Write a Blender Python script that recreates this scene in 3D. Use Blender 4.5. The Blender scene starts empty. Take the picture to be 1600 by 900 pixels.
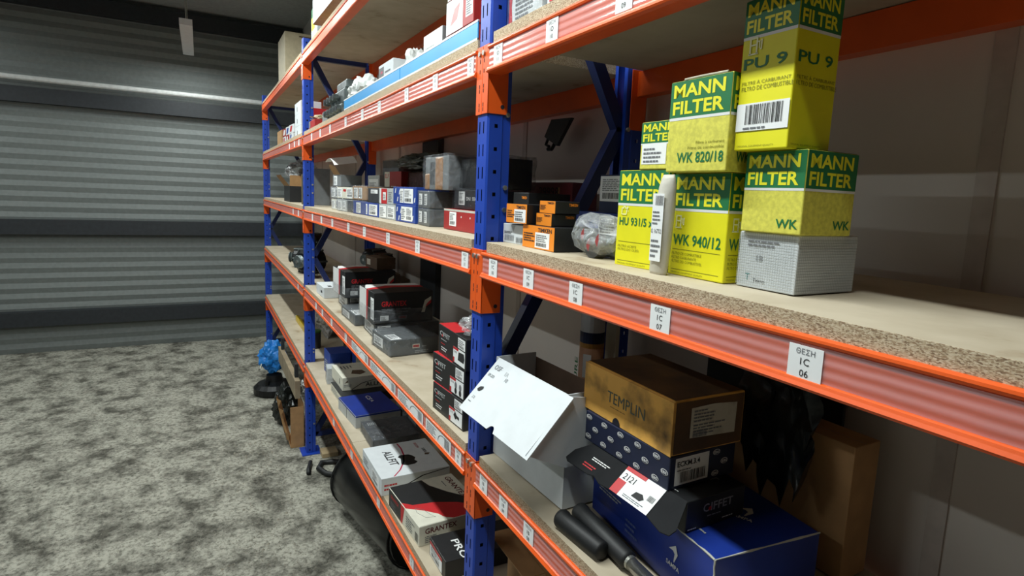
import bpy, bmesh, math, random
from mathutils import Vector, Matrix, noise
random.seed(7)
S = bpy.context.scene
COL = S.collection

# ------------------------------------------------------------------ camera
F, PPX, PPY = 911.44, 823.88, 432.75
CAM = Vector((1.1959, -0.5554, 1.7214))
YAW, PITCH, ROLL = 0.5117, -0.1359, 0.0434
_d = Vector((-math.cos(YAW)*math.cos(PITCH), math.sin(YAW)*math.cos(PITCH), math.sin(PITCH)))
_r = _d.cross(Vector((0, 0, 1))).normalized(); _u = _r.cross(_d)
_r, _u = math.cos(ROLL)*_r + math.sin(ROLL)*_u, -math.sin(ROLL)*_r + math.cos(ROLL)*_u
cd = bpy.data.cameras.new('camera'); cam = bpy.data.objects.new('camera', cd); COL.objects.link(cam)
cam.matrix_world = Matrix(((_r.x, _u.x, -_d.x, CAM.x), (_r.y, _u.y, -_d.y, CAM.y), (_r.z, _u.z, -_d.z, CAM.z), (0, 0, 0, 1)))
cd.sensor_fit = 'HORIZONTAL'; cd.sensor_width = 36; cd.lens = F*36/1600
cd.shift_x = -(PPX-800)/1600; cd.shift_y = -(450-PPY)/1600
cd.clip_start = .02; cd.clip_end = 60
S.camera = cam
# ------------------------------------------------------------------ world, light, exposure
w = bpy.data.worlds.new('world'); S.world = w; w.use_nodes = True
w.node_tree.nodes['Background'].inputs[0].default_value = (.5, .55, .6, 1)
w.node_tree.nodes['Background'].inputs[1].default_value = .02
S.view_settings.view_transform = 'Standard'; S.view_settings.look = 'None'
S.view_settings.gamma = 1; S.view_settings.use_curve_mapping = False
S.view_settings.exposure = 0.85
AISLE_LAMPS = [(.10, -.62, 2.92, 2.0, 27), (-2.55, -.62, 2.92, 1.8, 24), (-4.9, -.62, 2.92, 1.2, 13)]
NEXT_LAMPS = [(-1.0, -2.9, 3.15, 2.4, 19), (-4.4, -2.9, 3.15, 2.4, 14)]
for k, (x, y, z, ln, pw) in enumerate(AISLE_LAMPS+NEXT_LAMPS):
    ld = bpy.data.lights.new('tube_light', 'AREA'); ld.shape = 'RECTANGLE'; ld.size = ln; ld.size_y = .07
    ld.energy = pw; ld.color = (.93, 1.0, .98)
    lo = bpy.data.objects.new('tube_light', ld); COL.objects.link(lo); lo.location = (x, y, z)

# ------------------------------------------------------------------ pixel helpers (directions only; distance from the plane touched)
def ray(px, py): return _d + _r*((px-PPX)/F) - _u*((py-PPY)/F)
def hit(px, py, ax, val):
    v = ray(px, py); return CAM + v*((val-CAM[ax])/v[ax])
def PX(px, py, X): return hit(px, py, 0, X)
def PY(px, py, Y): return hit(px, py, 1, Y)
def PZ(px, py, Z): return hit(px, py, 2, Z)

# ------------------------------------------------------------------ materials
def lin(c):
    return tuple(((v/255)/12.92 if v/255 <= .04045 else ((v/255+.055)/1.055)**2.4) for v in c)
MATS = {}
def mat(name, col, rough=.6, metal=0, var=.08, scale=30, bump=0, bscale=80, col2=None, spec=.5, coat=0, emit=0, coord='Object', lo=.35, hi=.65, detail=4):
    if name in MATS: return MATS[name]
    m = bpy.data.materials.new(name); m.use_nodes = True; nt = m.node_tree; N = nt.nodes; L = nt.links
    b = N['Principled BSDF']; c = lin(col)
    tc = N.new('ShaderNodeTexCoord'); nz = N.new('ShaderNodeTexNoise'); nz.inputs['Scale'].default_value = scale
    nz.inputs['Detail'].default_value = detail; L.new(tc.outputs[coord], nz.inputs['Vector'])
    rp = N.new('ShaderNodeValToRGB'); e = rp.color_ramp.elements
    e[0].position = lo; e[1].position = hi
    c2 = lin(col2) if col2 else tuple(min(1, v*(1+var)) for v in c)
    c1 = c if col2 else tuple(v*(1-var) for v in c)
    e[0].color = (*c1, 1); e[1].color = (*c2, 1)
    L.new(nz.outputs['Fac'], rp.inputs[0]); L.new(rp.outputs[0], b.inputs['Base Color'])
    b.inputs['Roughness'].default_value = rough; b.inputs['Metallic'].default_value = metal
    b.inputs['Specular IOR Level'].default_value = spec; b.inputs['Coat Weight'].default_value = coat
    if bump:
        n2 = N.new('ShaderNodeTexNoise'); n2.inputs['Scale'].default_value = bscale; n2.inputs['Detail'].default_value = 5
        L.new(tc.outputs[coord], n2.inputs['Vector'])
        bp = N.new('ShaderNodeBump'); bp.inputs['Strength'].default_value = bump; bp.inputs['Distance'].default_value = .004
        L.new(n2.outputs['Fac'], bp.inputs['Height']); L.new(bp.outputs[0], b.inputs['Normal'])
    MATS[name] = m; return m
def film(name, col=(150, 155, 160), clear=.80, bscale=24, rough=.08):
    if name in MATS: return MATS[name]
    m = bpy.data.materials.new(name); m.use_nodes = True; nt = m.node_tree; N = nt.nodes; L = nt.links
    b = N['Principled BSDF']; b.inputs['Base Color'].default_value = (*lin(col), 1); b.inputs['Roughness'].default_value = rough
    tr = N.new('ShaderNodeBsdfTransparent'); mx = N.new('ShaderNodeMixShader')
    tc = N.new('ShaderNodeTexCoord'); nz = N.new('ShaderNodeTexNoise'); nz.inputs['Scale'].default_value = bscale; nz.inputs['Detail'].default_value = 3
    nz.inputs['Distortion'].default_value = 1.5
    L.new(tc.outputs['Object'], nz.inputs['Vector'])
    mr = N.new('ShaderNodeMapRange'); mr.inputs['From Min'].default_value = .35; mr.inputs['From Max'].default_value = .7
    mr.inputs['To Min'].default_value = (1-clear)*.6; mr.inputs['To Max'].default_value = (1-clear)*1.7
    L.new(nz.outputs['Fac'], mr.inputs['Value'])
    bp = N.new('ShaderNodeBump'); bp.inputs['Strength'].default_value = 1.0; bp.inputs['Distance'].default_value = .016; b.inputs['Specular IOR Level'].default_value = 1.0
    L.new(nz.outputs['Fac'], bp.inputs['Height']); L.new(bp.outputs[0], b.inputs['Normal'])
    L.new(mr.outputs[0], mx.inputs[0]); L.new(tr.outputs[0], mx.inputs[1]); L.new(b.outputs[0], mx.inputs[2])
    L.new(mx.outputs[0], N['Material Output'].inputs['Surface'])
    MATS[name] = m; return m
def channel():
    m = bpy.data.materials.new('clear label channel'); m.use_nodes = True; nt = m.node_tree; N = nt.nodes; L = nt.links
    b = N['Principled BSDF']; b.inputs['Base Color'].default_value = (*lin((226, 206, 212)), 1); b.inputs['Roughness'].default_value = .3
    gl = N.new('ShaderNodeBsdfGlossy'); gl.inputs['Roughness'].default_value = .16
    tr = N.new('ShaderNodeBsdfTransparent')
    tc = N.new('ShaderNodeTexCoord'); wv = N.new('ShaderNodeTexWave'); wv.bands_direction = 'Z'; wv.inputs['Scale'].default_value = 26; wv.inputs['Distortion'].default_value = .5; wv.inputs['Detail'].default_value = 1
    L.new(tc.outputs['Object'], wv.inputs['Vector'])
    bp = N.new('ShaderNodeBump'); bp.inputs['Strength'].default_value = .6; bp.inputs['Distance'].default_value = .002; L.new(wv.outputs['Fac'], bp.inputs['Height'])
    for n in (b, gl): L.new(bp.outputs[0], n.inputs['Normal'])
    m1 = N.new('ShaderNodeMixShader'); m1.inputs[0].default_value = .15; L.new(tr.outputs[0], m1.inputs[1]); L.new(b.outputs[0], m1.inputs[2])
    m2 = N.new('ShaderNodeMixShader'); m2.inputs[0].default_value = .05; L.new(m1.outputs[0], m2.inputs[1]); L.new(gl.outputs[0], m2.inputs[2])
    L.new(m2.outputs[0], N['Material Output'].inputs['Surface'])
    return m
def chipboard():
    m = bpy.data.materials.new('particle board'); m.use_nodes = True; nt = m.node_tree; N = nt.nodes; L = nt.links
    b = N['Principled BSDF']; b.inputs['Roughness'].default_value = .8
    tc = N.new('ShaderNodeTexCoord'); mp = N.new('ShaderNodeMapping'); mp.inputs['Scale'].default_value = (.55, 1, 1.3)
    v = N.new('ShaderNodeTexVoronoi'); v.inputs['Scale'].default_value = 850
    L.new(tc.outputs['Object'], mp.inputs[0]); L.new(mp.outputs[0], v.inputs['Vector'])
    sp = N.new('ShaderNodeSeparateColor'); L.new(v.outputs['Color'], sp.inputs[0])
    r = N.new('ShaderNodeValToRGB'); e = r.color_ramp.elements
    e[0].position = 0; e[0].color = (*lin((120, 98, 76)), 1); e[1].position = 1; e[1].color = (*lin((206, 192, 166)), 1)
    x = e.new(.2); x.color = (*lin((150, 126, 98)), 1); x = e.new(.55); x.color = (*lin((184, 166, 136)), 1)
    L.new(sp.outputs[0], r.inputs[0])
    # smooth faced top and bottom, chips only show on the sawn edges
    g = N.new('ShaderNodeNewGeometry'); sx = N.new('ShaderNodeSeparateXYZ'); L.new(g.outputs['True Normal'], sx.inputs[0])
    ab = N.new('ShaderNodeMath'); ab.operation = 'ABSOLUTE'; L.new(sx.outputs['Z'], ab.inputs[0])
    gt = N.new('ShaderNodeMath'); gt.operation = 'GREATER_THAN'; gt.inputs[1].default_value = .6; L.new(ab.outputs[0], gt.inputs[0])
    nz = N.new('ShaderNodeTexNoise'); nz.inputs['Scale'].default_value = 9; nz.inputs['Detail'].default_value = 8; L.new(tc.outputs['Object'], nz.inputs['Vector'])
    r2 = N.new('ShaderNodeValToRGB'); e = r2.color_ramp.elements
    e[0].position = .24; e[0].color = (*lin((140, 116, 88)), 1); e[1].position = .62; e[1].color = (*lin((190, 178, 156)), 1)
    x = e.new(.36); x.color = (*lin((176, 163, 140)), 1)
    L.new(nz.outputs['Fac'], r2.inputs[0])
    mx = N.new('ShaderNodeMix'); mx.data_type = 'RGBA'; L.new(gt.outputs[0], mx.inputs['Factor'])
    L.new(r.outputs[0], mx.inputs['A']); L.new(r2.outputs[0], mx.inputs['B']); L.new(mx.outputs['Result'], b.inputs['Base Color'])
    return m
def concrete():
    m = bpy.data.materials.new('worn concrete'); m.use_nodes = True; nt = m.node_tree; N = nt.nodes; L = nt.links
    b = N['Principled BSDF']; b.inputs['Roughness'].default_value = .9
    tc = N.new('ShaderNodeTexCoord')
    n1 = N.new('ShaderNodeTexNoise'); n1.inputs['Scale'].default_value = 5.5; n1.inputs['Detail'].default_value = 9; n1.inputs['Roughness'].default_value = .65
    n2 = N.new('ShaderNodeTexNoise'); n2.inputs['Scale'].default_value = 38; n2.inputs['Detail'].default_value = 8; n2.inputs['Roughness'].default_value = .8
    for n in (n1, n2): L.new(tc.outputs['Object'], n.inputs['Vector'])
    r1 = N.new('ShaderNodeValToRGB'); e = r1.color_ramp.elements
    e[0].position = .38; e[0].color = (*lin((96, 94, 84)), 1); e[1].position = .56; e[1].color = (*lin((186, 184, 170)), 1)
    L.new(n1.outputs['Fac'], r1.inputs[0])
    r2 = N.new('ShaderNodeValToRGB'); e = r2.color_ramp.elements
    e[0].position = .38; e[0].color = (.16, .16, .14, 1); e[1].position = .54; e[1].color = (1, 1, 1, 1)
    L.new(n2.outputs['Fac'], r2.inputs[0])
    mx = N.new('ShaderNodeMix'); mx.data_type = 'RGBA'; mx.blend_type = 'MULTIPLY'; mx.inputs['Factor'].default_value = .85
    L.new(r1.outputs[0], mx.inputs['A']); L.new(r2.outputs[0], mx.inputs['B']); L.new(mx.outputs['Result'], b.inputs['Base Color'])
    bp = N.new('ShaderNodeBump'); bp.inputs['Strength'].default_value = .8; bp.inputs['Distance'].default_value = .012
    L.new(n2.outputs['Fac'], bp.inputs['Height']); L.new(bp.outputs[0], b.inputs['Normal'])
    return m
ORANGE = mat('orange powder coat', (232, 92, 28), .35, var=.05, scale=14, bump=.05, bscale=200)
BLUE = mat('blue powder coat', (30, 68, 172), .38, var=.08, scale=10, bump=.05, bscale=200)
NAVY = mat('dark blue steel', (24, 40, 92), .4, var=.1, scale=10)
ZINC = mat('zinc plated bolt', (190, 190, 182), .35, .9, scale=80)
HOLE = mat('painted hole shade', (18, 20, 34), .7)  # near-black colour stands in for the shade inside slots, notches and bores
CHIP = chipboard()
CONC = concrete()
HOLDER = channel()
PAPER = mat('white label paper', (236, 238, 238), .7, var=.02)
INK = mat('black print', (28, 28, 30), .7, var=.02)
GREYINK = mat('grey print', (110, 112, 116), .7, var=.02)
FILM = film('shrink film'); DARKFILM = film('smoked shrink film', (54, 56, 60), .7, 26, .06); BAGCLEAR = film('clear poly bag', (232, 236, 238), .74, 28, .1)
BAGGREY = film('dusty poly bag', (190, 188, 186), .3, 22, .25)
WHITE = mat('white carton', (208, 213, 216), .6, var=.03)
WHITEFILL = mat('white print', (224, 225, 224), .6, var=.02)
CREAM = mat('off white carton', (214, 212, 196), .6, var=.05)
KRAFT = mat('kraft cardboard', (176, 136, 92), .75, var=.1, scale=20, bump=.05)
BROWN = mat('dark brown cardboard', (92, 72, 54), .75, var=.12)
BLACK = mat('black carton', (26, 27, 29), .45, var=.15)
CHARC = mat('charcoal carton', (52, 54, 58), .45, var=.12)
GREY = mat('grey carton', (120, 124, 126), .5, var=.08)
LGREY = mat('pale grey carton', (176, 180, 180), .55, var=.06)
RED = mat('red print', (190, 32, 38), .5, var=.06)
REDBOX = mat('red carton', (158, 34, 34), .5, var=.1, scale=12)
MAROON = mat('maroon carton', (96, 28, 36), .5, var=.12)
BLUEBOX = mat('blue carton', (34, 66, 150), .45, var=.08)
BLUEPR = mat('royal blue carton', (26, 52, 140), .4, var=.12, scale=9)
NAVYBOX = mat('navy carton', (30, 42, 74), .45, var=.1)
YEL = mat('yellow carton', (228, 222, 22), .5, var=.03)
YELPALE = mat('pale yellow carton', (214, 208, 84), .55, var=.12, scale=160)
GREEN = mat('dark green print', (22, 112, 62), .5, var=.04)
OCHRE = mat('ochre carton stained with oil', (236, 178, 84), .7, col2=(58, 44, 32), scale=13, lo=.50, hi=.74, detail=9, bump=.1, bscale=30)
OCHRED = mat('oil soaked carton top', (74, 54, 36), .7, col2=(120, 84, 44), scale=9, lo=.4, hi=.75, detail=8, bump=.1, bscale=30)
TANGER = mat('orange print', (240, 140, 34), .5, var=.03)
RUBBER = mat('black rubber', (24, 25, 26), .55, var=.2, bump=.1)
CHROME = mat('chrome rod', (205, 205, 202), .22, .95, var=.05)
CASTBLK = mat('black cast metal', (20, 21, 23), .4, .3, var=.3, bump=.2, bscale=60)
CASTGRY = mat('grey cast metal', (98, 106, 106), .4, .6, var=.3, bump=.3, bscale=60)
WALLM = mat('white wall panel', (206, 200, 194), .75, var=.04, scale=3, coord='Object')
CYAN = mat('sky blue plastic', (38, 150, 214), .4, var=.08, scale=5)
BAGWHITE = mat('white plastic bag', (226, 230, 228), .45, var=.04, bump=.6, bscale=25)
BAGBLUE = mat('blue plastic bag', (30, 120, 200), .4, var=.1, bump=.6, bscale=25)
BAGBLACK = mat('black torn plastic', (26, 30, 28), .3, var=.3, bump=.8, bscale=22)
STEELG = mat('grey corrugated sheet', (118, 124, 122), .6, var=.06)
DARKST = mat('dark painted steel', (38, 42, 46), .6, var=.15)

# ------------------------------------------------------------------ mesh helpers
class MB:
    def __init__(s): s.v = []; s.f = []
    def add(s, vs, fs):
        n = len(s.v); s.v += [tuple(v) for v in vs]; s.f += [tuple(i+n for i in f) for f in fs]; return s
    def box(s, x0, x1, y0, y1, z0, z1):
        return s.add([(x0, y0, z0), (x1, y0, z0), (x1, y1, z0), (x0, y1, z0), (x0, y0, z1), (x1, y0, z1), (x1, y1, z1), (x0, y1, z1)],
                     [(0, 3, 2, 1), (4, 5, 6, 7), (0, 1, 5, 4), (1, 2, 6, 5), (2, 3, 7, 6), (3, 0, 4, 7)])
    def tube(s, pts, rad, n=10, cap=True):
        pts = [Vector(p) for p in pts]; rs = rad if isinstance(rad, (list, tuple)) else [rad]*len(pts)
        base = len(s.v); prev = None
        for i, p in enumerate(pts):
            t = (pts[min(i+1, len(pts)-1)]-pts[max(i-1, 0)])
            t = t.normalized() if t.length > 1e-9 else (prev or Vector((0, 0, 1)))
            a = t.orthogonal().normalized() if prev is None else (pa - t*pa.dot(t)).normalized()
            pa = a; prev = t; bq = t.cross(a)
            for k in range(n):
                g = 2*math.pi*k/n; s.v.append(tuple(p + (a*math.cos(g)+bq*math.sin(g))*rs[i]))
        for i in range(len(pts)-1):
            for k in range(n):
                a0 = base+i*n+k; a1 = base+i*n+(k+1) % n; s.f.append((a0, a1, a1+n, a0+n))
        if cap:
            s.f.append(tuple(base+k for k in reversed(range(n)))); s.f.append(tuple(base+(len(pts)-1)*n+k for k in range(n)))
        return s
    def prism(s, poly, ax, a, b):     # extrude a 2D polygon along axis ax
        def mk(p, t):
            q = [0, 0, 0]; o = [i for i in range(3) if i != ax]; q[o[0]], q[o[1]] = p; q[ax] = t; return tuple(q)
        n = len(poly); return s.add([mk(p, a) for p in poly]+[mk(p, b) for p in poly],
            [tuple(range(n))[::-1], tuple(range(n, 2*n))]+[(i, (i+1) % n, (i+1) % n+n, i+n) for i in range(n)])
    def build(s, name, m, parent=None, smooth=False, bevel=0, loc=None, rotz=0):
        me = bpy.data.meshes.new(name); me.from_pydata(s.v, [], s.f); 
        bm = bmesh.new(); bm.from_mesh(me)
        if bevel: bmesh.ops.bevel(bm, geom=bm.edges[:], offset=bevel, segments=2, affect='EDGES', profile=.5)
        bmesh.ops.recalc_face_normals(bm, faces=bm.faces[:]); bm.to_mesh(me); bm.free()
        if smooth:
            for p in me.polygons: p.use_smooth = True
        me.materials.append(m)
        o = bpy.data.objects.new(name, me); COL.objects.link(o)
        if parent is not None: o.parent = parent
        if loc is not None: o.location = loc
        o.rotation_euler[2] = rotz
        return o
def link_copy(o, parent=None):
    c = o.copy(); COL.objects.link(c); c.parent = parent; return c
def empty(name, loc=(0, 0, 0), rotz=0):
    o = bpy.data.objects.new(name, None); COL.objects.link(o); o.location = loc; o.rotation_euler[2] = rotz
    o.empty_display_size = .05; return o
def tag(o, label, cat, group=None):
    o['label'] = label; o['category'] = cat
    if group: o['group'] = group
    return o
def struct(o): o['kind'] = 'structure'; return o

# ---- printed matter: panels, lettering, stickers placed on the faces of a box in metres
TXT = {}
def text_mesh(s, bold):
    k = (s, bold)
    if k in TXT: return TXT[k]
    cu = bpy.data.curves.new('lettering', 'FONT'); cu.body = s; cu.size = 1; cu.offset = (0, .016, .026)[bold]; cu.resolution_u = 2; cu.fill_mode = 'FRONT'
    o = bpy.data.objects.new('lettering', cu); COL.objects.link(o)
    bpy.context.view_layer.update()
    me = bpy.data.meshes.new_from_object(o.evaluated_get(bpy.context.evaluated_depsgraph_get()))
    bpy.data.objects.remove(o); bpy.data.curves.remove(cu)
    xs = [v.co.x for v in me.vertices] or [0, 1]; ys = [v.co.y for v in me.vertices] or [0, 1]
    x0, x1, y0, y1 = min(xs), max(xs), min(ys), max(ys)
    sx = 1/max(1e-6, x1-x0); sy = 1/max(1e-6, y1-y0)
    for v in me.vertices: v.co = ((v.co.x-x0)*sx, (v.co.y-y0)*sy, 0)     # unit square
    TXT[k] = (me, (x1-x0)/max(1e-6, y1-y0)); return TXT[k]
def frame(dim, face):
    w, d, h = dim
    return {'F': ((-w/2, -d/2, 0), (1, 0, 0), (0, 0, 1)), 'R': ((w/2, -d/2, 0), (0, 1, 0), (0, 0, 1)),
            'L': ((-w/2, d/2, 0), (0, -1, 0), (0, 0, 1)), 'T': ((-w/2, -d/2, h), (1, 0, 0), (0, 1, 0)),
            'B': ((w/2, d/2, 0), (-1, 0, 0), (0, 0, 1))}[face]
def fm(dim, face, u, v, lift, ang=0):
    o, U, V = [Vector(x) for x in frame(dim, face)]; N = U.cross(V)
    p = o+U*u+V*v+N*lift; c, s_ = math.cos(ang), math.sin(ang)
    U2 = U*c+V*s_; V2 = -U*s_+V*c
    return Matrix(((U2.x, V2.x, N.x, p.x), (U2.y, V2.y, N.y, p.y), (U2.z, V2.z, N.z, p.z), (0, 0, 0, 1)))
def flat(name, poly, m, parent, M):
    me = bpy.data.meshes.new(name); me.from_pydata([(a, b, 0) for a, b in poly], [], [tuple(range(len(poly)))]); me.materials.append(m)
    o = bpy.data.objects.new(name, me); COL.objects.link(o); o.parent = parent; o.matrix_local = M; return o
def panel(bx, face, u0, v0, u1, v1, m, name='printed_panel', lift=.00025):
    return flat(name, [(0, 0), (u1-u0, 0), (u1-u0, v1-v0), (0, v1-v0)], m, bx, fm(bx['dim'], face, u0, v0, lift))
def shape(bx, face, pts, m, name='printed_panel', lift=.00035):
    return flat(name, pts, m, bx, fm(bx['dim'], face, 0, 0, lift))
def put_text(parent, M, s, hgt, m, wid=None, bold=1, name='lettering'):
    me, asp = text_mesh(s, bold); key = (s, bold, m.name)
    if key not in TXT:
        me2 = me.copy(); me2.materials.clear(); me2.materials.append(m); TXT[key] = me2
    o = bpy.data.objects.new(name, TXT[key]); COL.objects.link(o); o.parent = parent
    o.matrix_local = M @ Matrix.Diagonal((wid or hgt*asp, hgt, 1, 1)); return o
def text(bx, face, u, v, s, hgt, m, wid=None, bold=1, ang=0, lift=.00055):
    return put_text(bx, fm(bx['dim'], face, u, v, lift, ang), s, hgt, m, wid, bold)
def lines(parent, M, w, h, n, m, name='fine_print', seed=0, gap=.45):
    R = random.Random(seed*13+n); mb = MB(); st = h/n
    for i in range(n):
        x = 0; y = h-(i+1)*st
        end = w*R.uniform(.55, 1)
        while x < end:
            l = min(R.uniform(.06, .2)*w, end-x); mb.add([(x, y, 0), (x+l, y, 0), (x+l, y+st*gap, 0), (x, y+st*gap, 0)], [(0, 1, 2, 3)]); x += l+w*.025
    o = mb.build(name, m, parent); o.matrix_local = M; return o
def bars(parent, M, w, h, m, seed=0, name='barcode'):
    R = random.Random(seed+5); mb = MB(); x = 0
    while x < w:
        l = w*R.uniform(.008, .03); mb.add([(x, 0, 0), (x+l, 0, 0), (x+l, h, 0), (x, h, 0)], [(0, 1, 2, 3)]); x += l+w*R.uniform(.012, .035)
    o = mb.build(name, m, parent); o.matrix_local = M; return o
def sticker(bx, face, u, v, w, h, kind='lb', ang=0, seed=0, m=None, lift=.0005):
    s = flat('sticker', [(0, 0), (w, 0), (w, h), (0, h)], m or PAPER, bx, fm(bx['dim'], face, u, v, lift, ang))
    T = Matrix.Translation
    if 'l' in kind: lines(s, T((w*.08, h*(.42 if 'b' in kind else .1), .0005)), w*.8, h*(.5 if 'b' in kind else .8), max(3, int(h/.007)), GREYINK, seed=seed)
    if 'b' in kind: bars(s, T((w*.1, h*.1, .0005)), w*.7, h*.24, INK, seed)
    return s
def carton(name, label, cat, c, z0, w, d, h, rot=0, m=KRAFT, group=None, bevel=.0016):
    o = MB().box(-w/2, w/2, -d/2, d/2, 0, h).build(name, m, bevel=min(bevel, h*.1), loc=(c[0], c[1], z0), rotz=math.radians(rot))
    o['dim'] = (w, d, h); tag(o, label, cat, group); return o
def wrap(bx, m=FILM, lo=0, hi=1.0, seed=1, g=.0022, name='plastic_wrap', amp=.0025):
    w, d, h = bx['dim']; bm = bmesh.new(); bmesh.ops.create_cube(bm, size=1); bmesh.ops.subdivide_edges(bm, edges=bm.edges[:], cuts=6, use_grid_fill=True)
    for v in bm.verts:
        p = Vector((v.co.x*(w+2*g), v.co.y*(d+2*g), (h*lo+.001)+(v.co.z+.5)*(h*(hi-lo)+g)))
        n = Vector((v.co.x, v.co.y, max(0, v.co.z))).normalized()
        v.co = p+n*amp*(.4+max(-.3, noise.noise(p*38+Vector((seed, 0, 0)))))
    for f in bm.faces: f.smooth = True
    me = bpy.data.meshes.new(name); bm.to_mesh(me); bm.free(); me.materials.append(m)
    o = bpy.data.objects.new(name, me); COL.objects.link(o); o.parent = bx; return o
def crumple(name, label, cat, c, size, m, seed=0, amp=.25, freq=2.2, flat_base=True, group=None, parent=None, sub=4):
    bm = bmesh.new(); bmesh.ops.create_icosphere(bm, subdivisions=sub, radius=1)
    sx, sy, sz = size
    for v in bm.verts:
        p = v.co.copy(); o = Vector((seed*3.1, seed*1.7, 0))
        k = 1+amp*(noise.noise(p*freq+o)*1.2+abs(noise.noise(p*freq*2.6+o))*.9-.25)
        q = p*k; q.x *= sx/2; q.y *= sy/2; q.z = (q.z+1)*sz/2
        if flat_base: q.z = max(q.z, 0)
        v.co = q
    for f in bm.faces: f.smooth = amp < .2
    me = bpy.data.meshes.new(name); bm.to_mesh(me); bm.free(); me.materials.append(m)
    o = bpy.data.objects.new(name, me); COL.objects.link(o); o.location = c
    if parent is None: tag(o, label, cat, group)
    else: o.parent = parent
    return o

# ------------------------------------------------------------------ room
YW = .485
fl = MB(); nx, ny = 150, 70
vs = []; fs = []
for i in range(nx+1):
    for j in range(ny+1):
        x = -7+i*(11/nx); y = -3.6+j*(4.1/ny); z = (noise.noise(Vector((x*2.3, y*2.3, 0)))*.006+abs(noise.noise(Vector((x*9, y*9, 3))))*-.004) if y < -.05 else 0
        vs.append((x, y, min(0, z)))
for i in range(nx):
    for j in range(ny):
        a = i*(ny+1)+j; fs.append((a, a+ny+1, a+ny+2, a+1))
fl.add(vs, fs); floor = struct(fl.build('floor', CONC))
struct(MB().box(-7, 4, -3.6, .6, 3.45, 3.55).build('ceiling', mat('grey ceiling sheet', (150, 152, 150), .8)))
wb = struct(MB().box(-7, 4, YW, .6, 0, 3.45).build('wall_back', WALLM))
for x in (-4.81, -3.4, -2.27, -.714, .75, 2.2):
    MB().box(x-.014, x+.014, YW-.004, YW, 0, 3.4).build('panel_joint', mat('wall joint strip', (186, 178, 172), .7), wb)
struct(MB().box(-7, 4, -3.7, -3.6, 0, 3.45).build('wall_front', mat('grey plaster', (120, 122, 122), .85)))
struct(MB().box(4, 4.1, -3.6, .6, 0, 3.45).build('wall_right', mat('grey plaster', (120, 122, 122), .85)))
wl = MB(); n = 70
prof = []
for i in range(n+1):
    z = 3.45*i/n; prof.append((z, .012 if i % 2 else 0))
for i in range(n):
    (z0, a), (z1, b_) = prof[i], prof[i+1]
    wl.add([(-6.0+a, -3.6, z0), (-6.0+a, .485, z0), (-6.0+b_, .485, z1), (-6.0+b_, -3.6, z1)], [(0, 1, 2, 3)])
wlo = struct(wl.build('wall_left', STEELG))
for z in (.35, 1.24, 2.46, 3.33):
    MB().box(-5.99, -5.9, -3.6, .48, z-.07, z+.07).build('girt', DARKST, wlo)
MB().tube([(-5.86, -3.5, 2.6), (-5.86, .47, 2.6)], .025).build('conduit', mat('pale pipe', (206, 208, 206), .4), wlo)
tc_ = struct(MB().box(-1.77, -1.54, .455, YW, 0, 3.4).build('trim_1', DARKST))
# lamps themselves (fixtures over the aisle and over the next aisle)
for k, (x, y, z, ln, pw) in enumerate(AISLE_LAMPS+NEXT_LAMPS):
    e = empty('tube_lamp', (x, y, z))
    tag(e, ['slim white tube lamp hung over the aisle by the yellow filter boxes', 'slim white tube lamp hung over the aisle by the black brake boxes',
            'short white tube lamp hung over the aisle by the corrugated end wall', 'long white tube lamp hung over the next aisle',
            'long white tube lamp hung over the next aisle by the corrugated end wall'][k], 'lamp', 'tube lamps')
    MB().box(-ln/2-.02, ln/2+.02, -.045, .045, .012, .06).build('housing', WHITE, e)
    for s_ in (-1, 1): MB().tube([(s_*ln*.4, 0, .06), (s_*ln*.4, 0, 3.45-z)], .004, 6).build('hanger', ZINC, e)

# ------------------------------------------------------------------ racking
BAY = 2.6286; WF = .0576; DS = .0575; DEP = .436
NODE = dict(t=(2.5055, 2.494, 2.494), D=(2.0293, 2.0424, 2.0492), C=(1.5834, 1.5945, 1.5849), B=(1.0933, 1.0908, 1.0746), A=(.592, .5914, .5914))
def zl(n, X):
    a, b_, c = NODE[n]
    if X < -BAY: return a
    return b_+(b_-a)*X/BAY if X < 0 else b_+(c-b_)*min(X, 1.35)/1.35
BT = .024
def zt(n, X): return zl(n, X)+BT
HB = .058; HC = .1466
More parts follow.
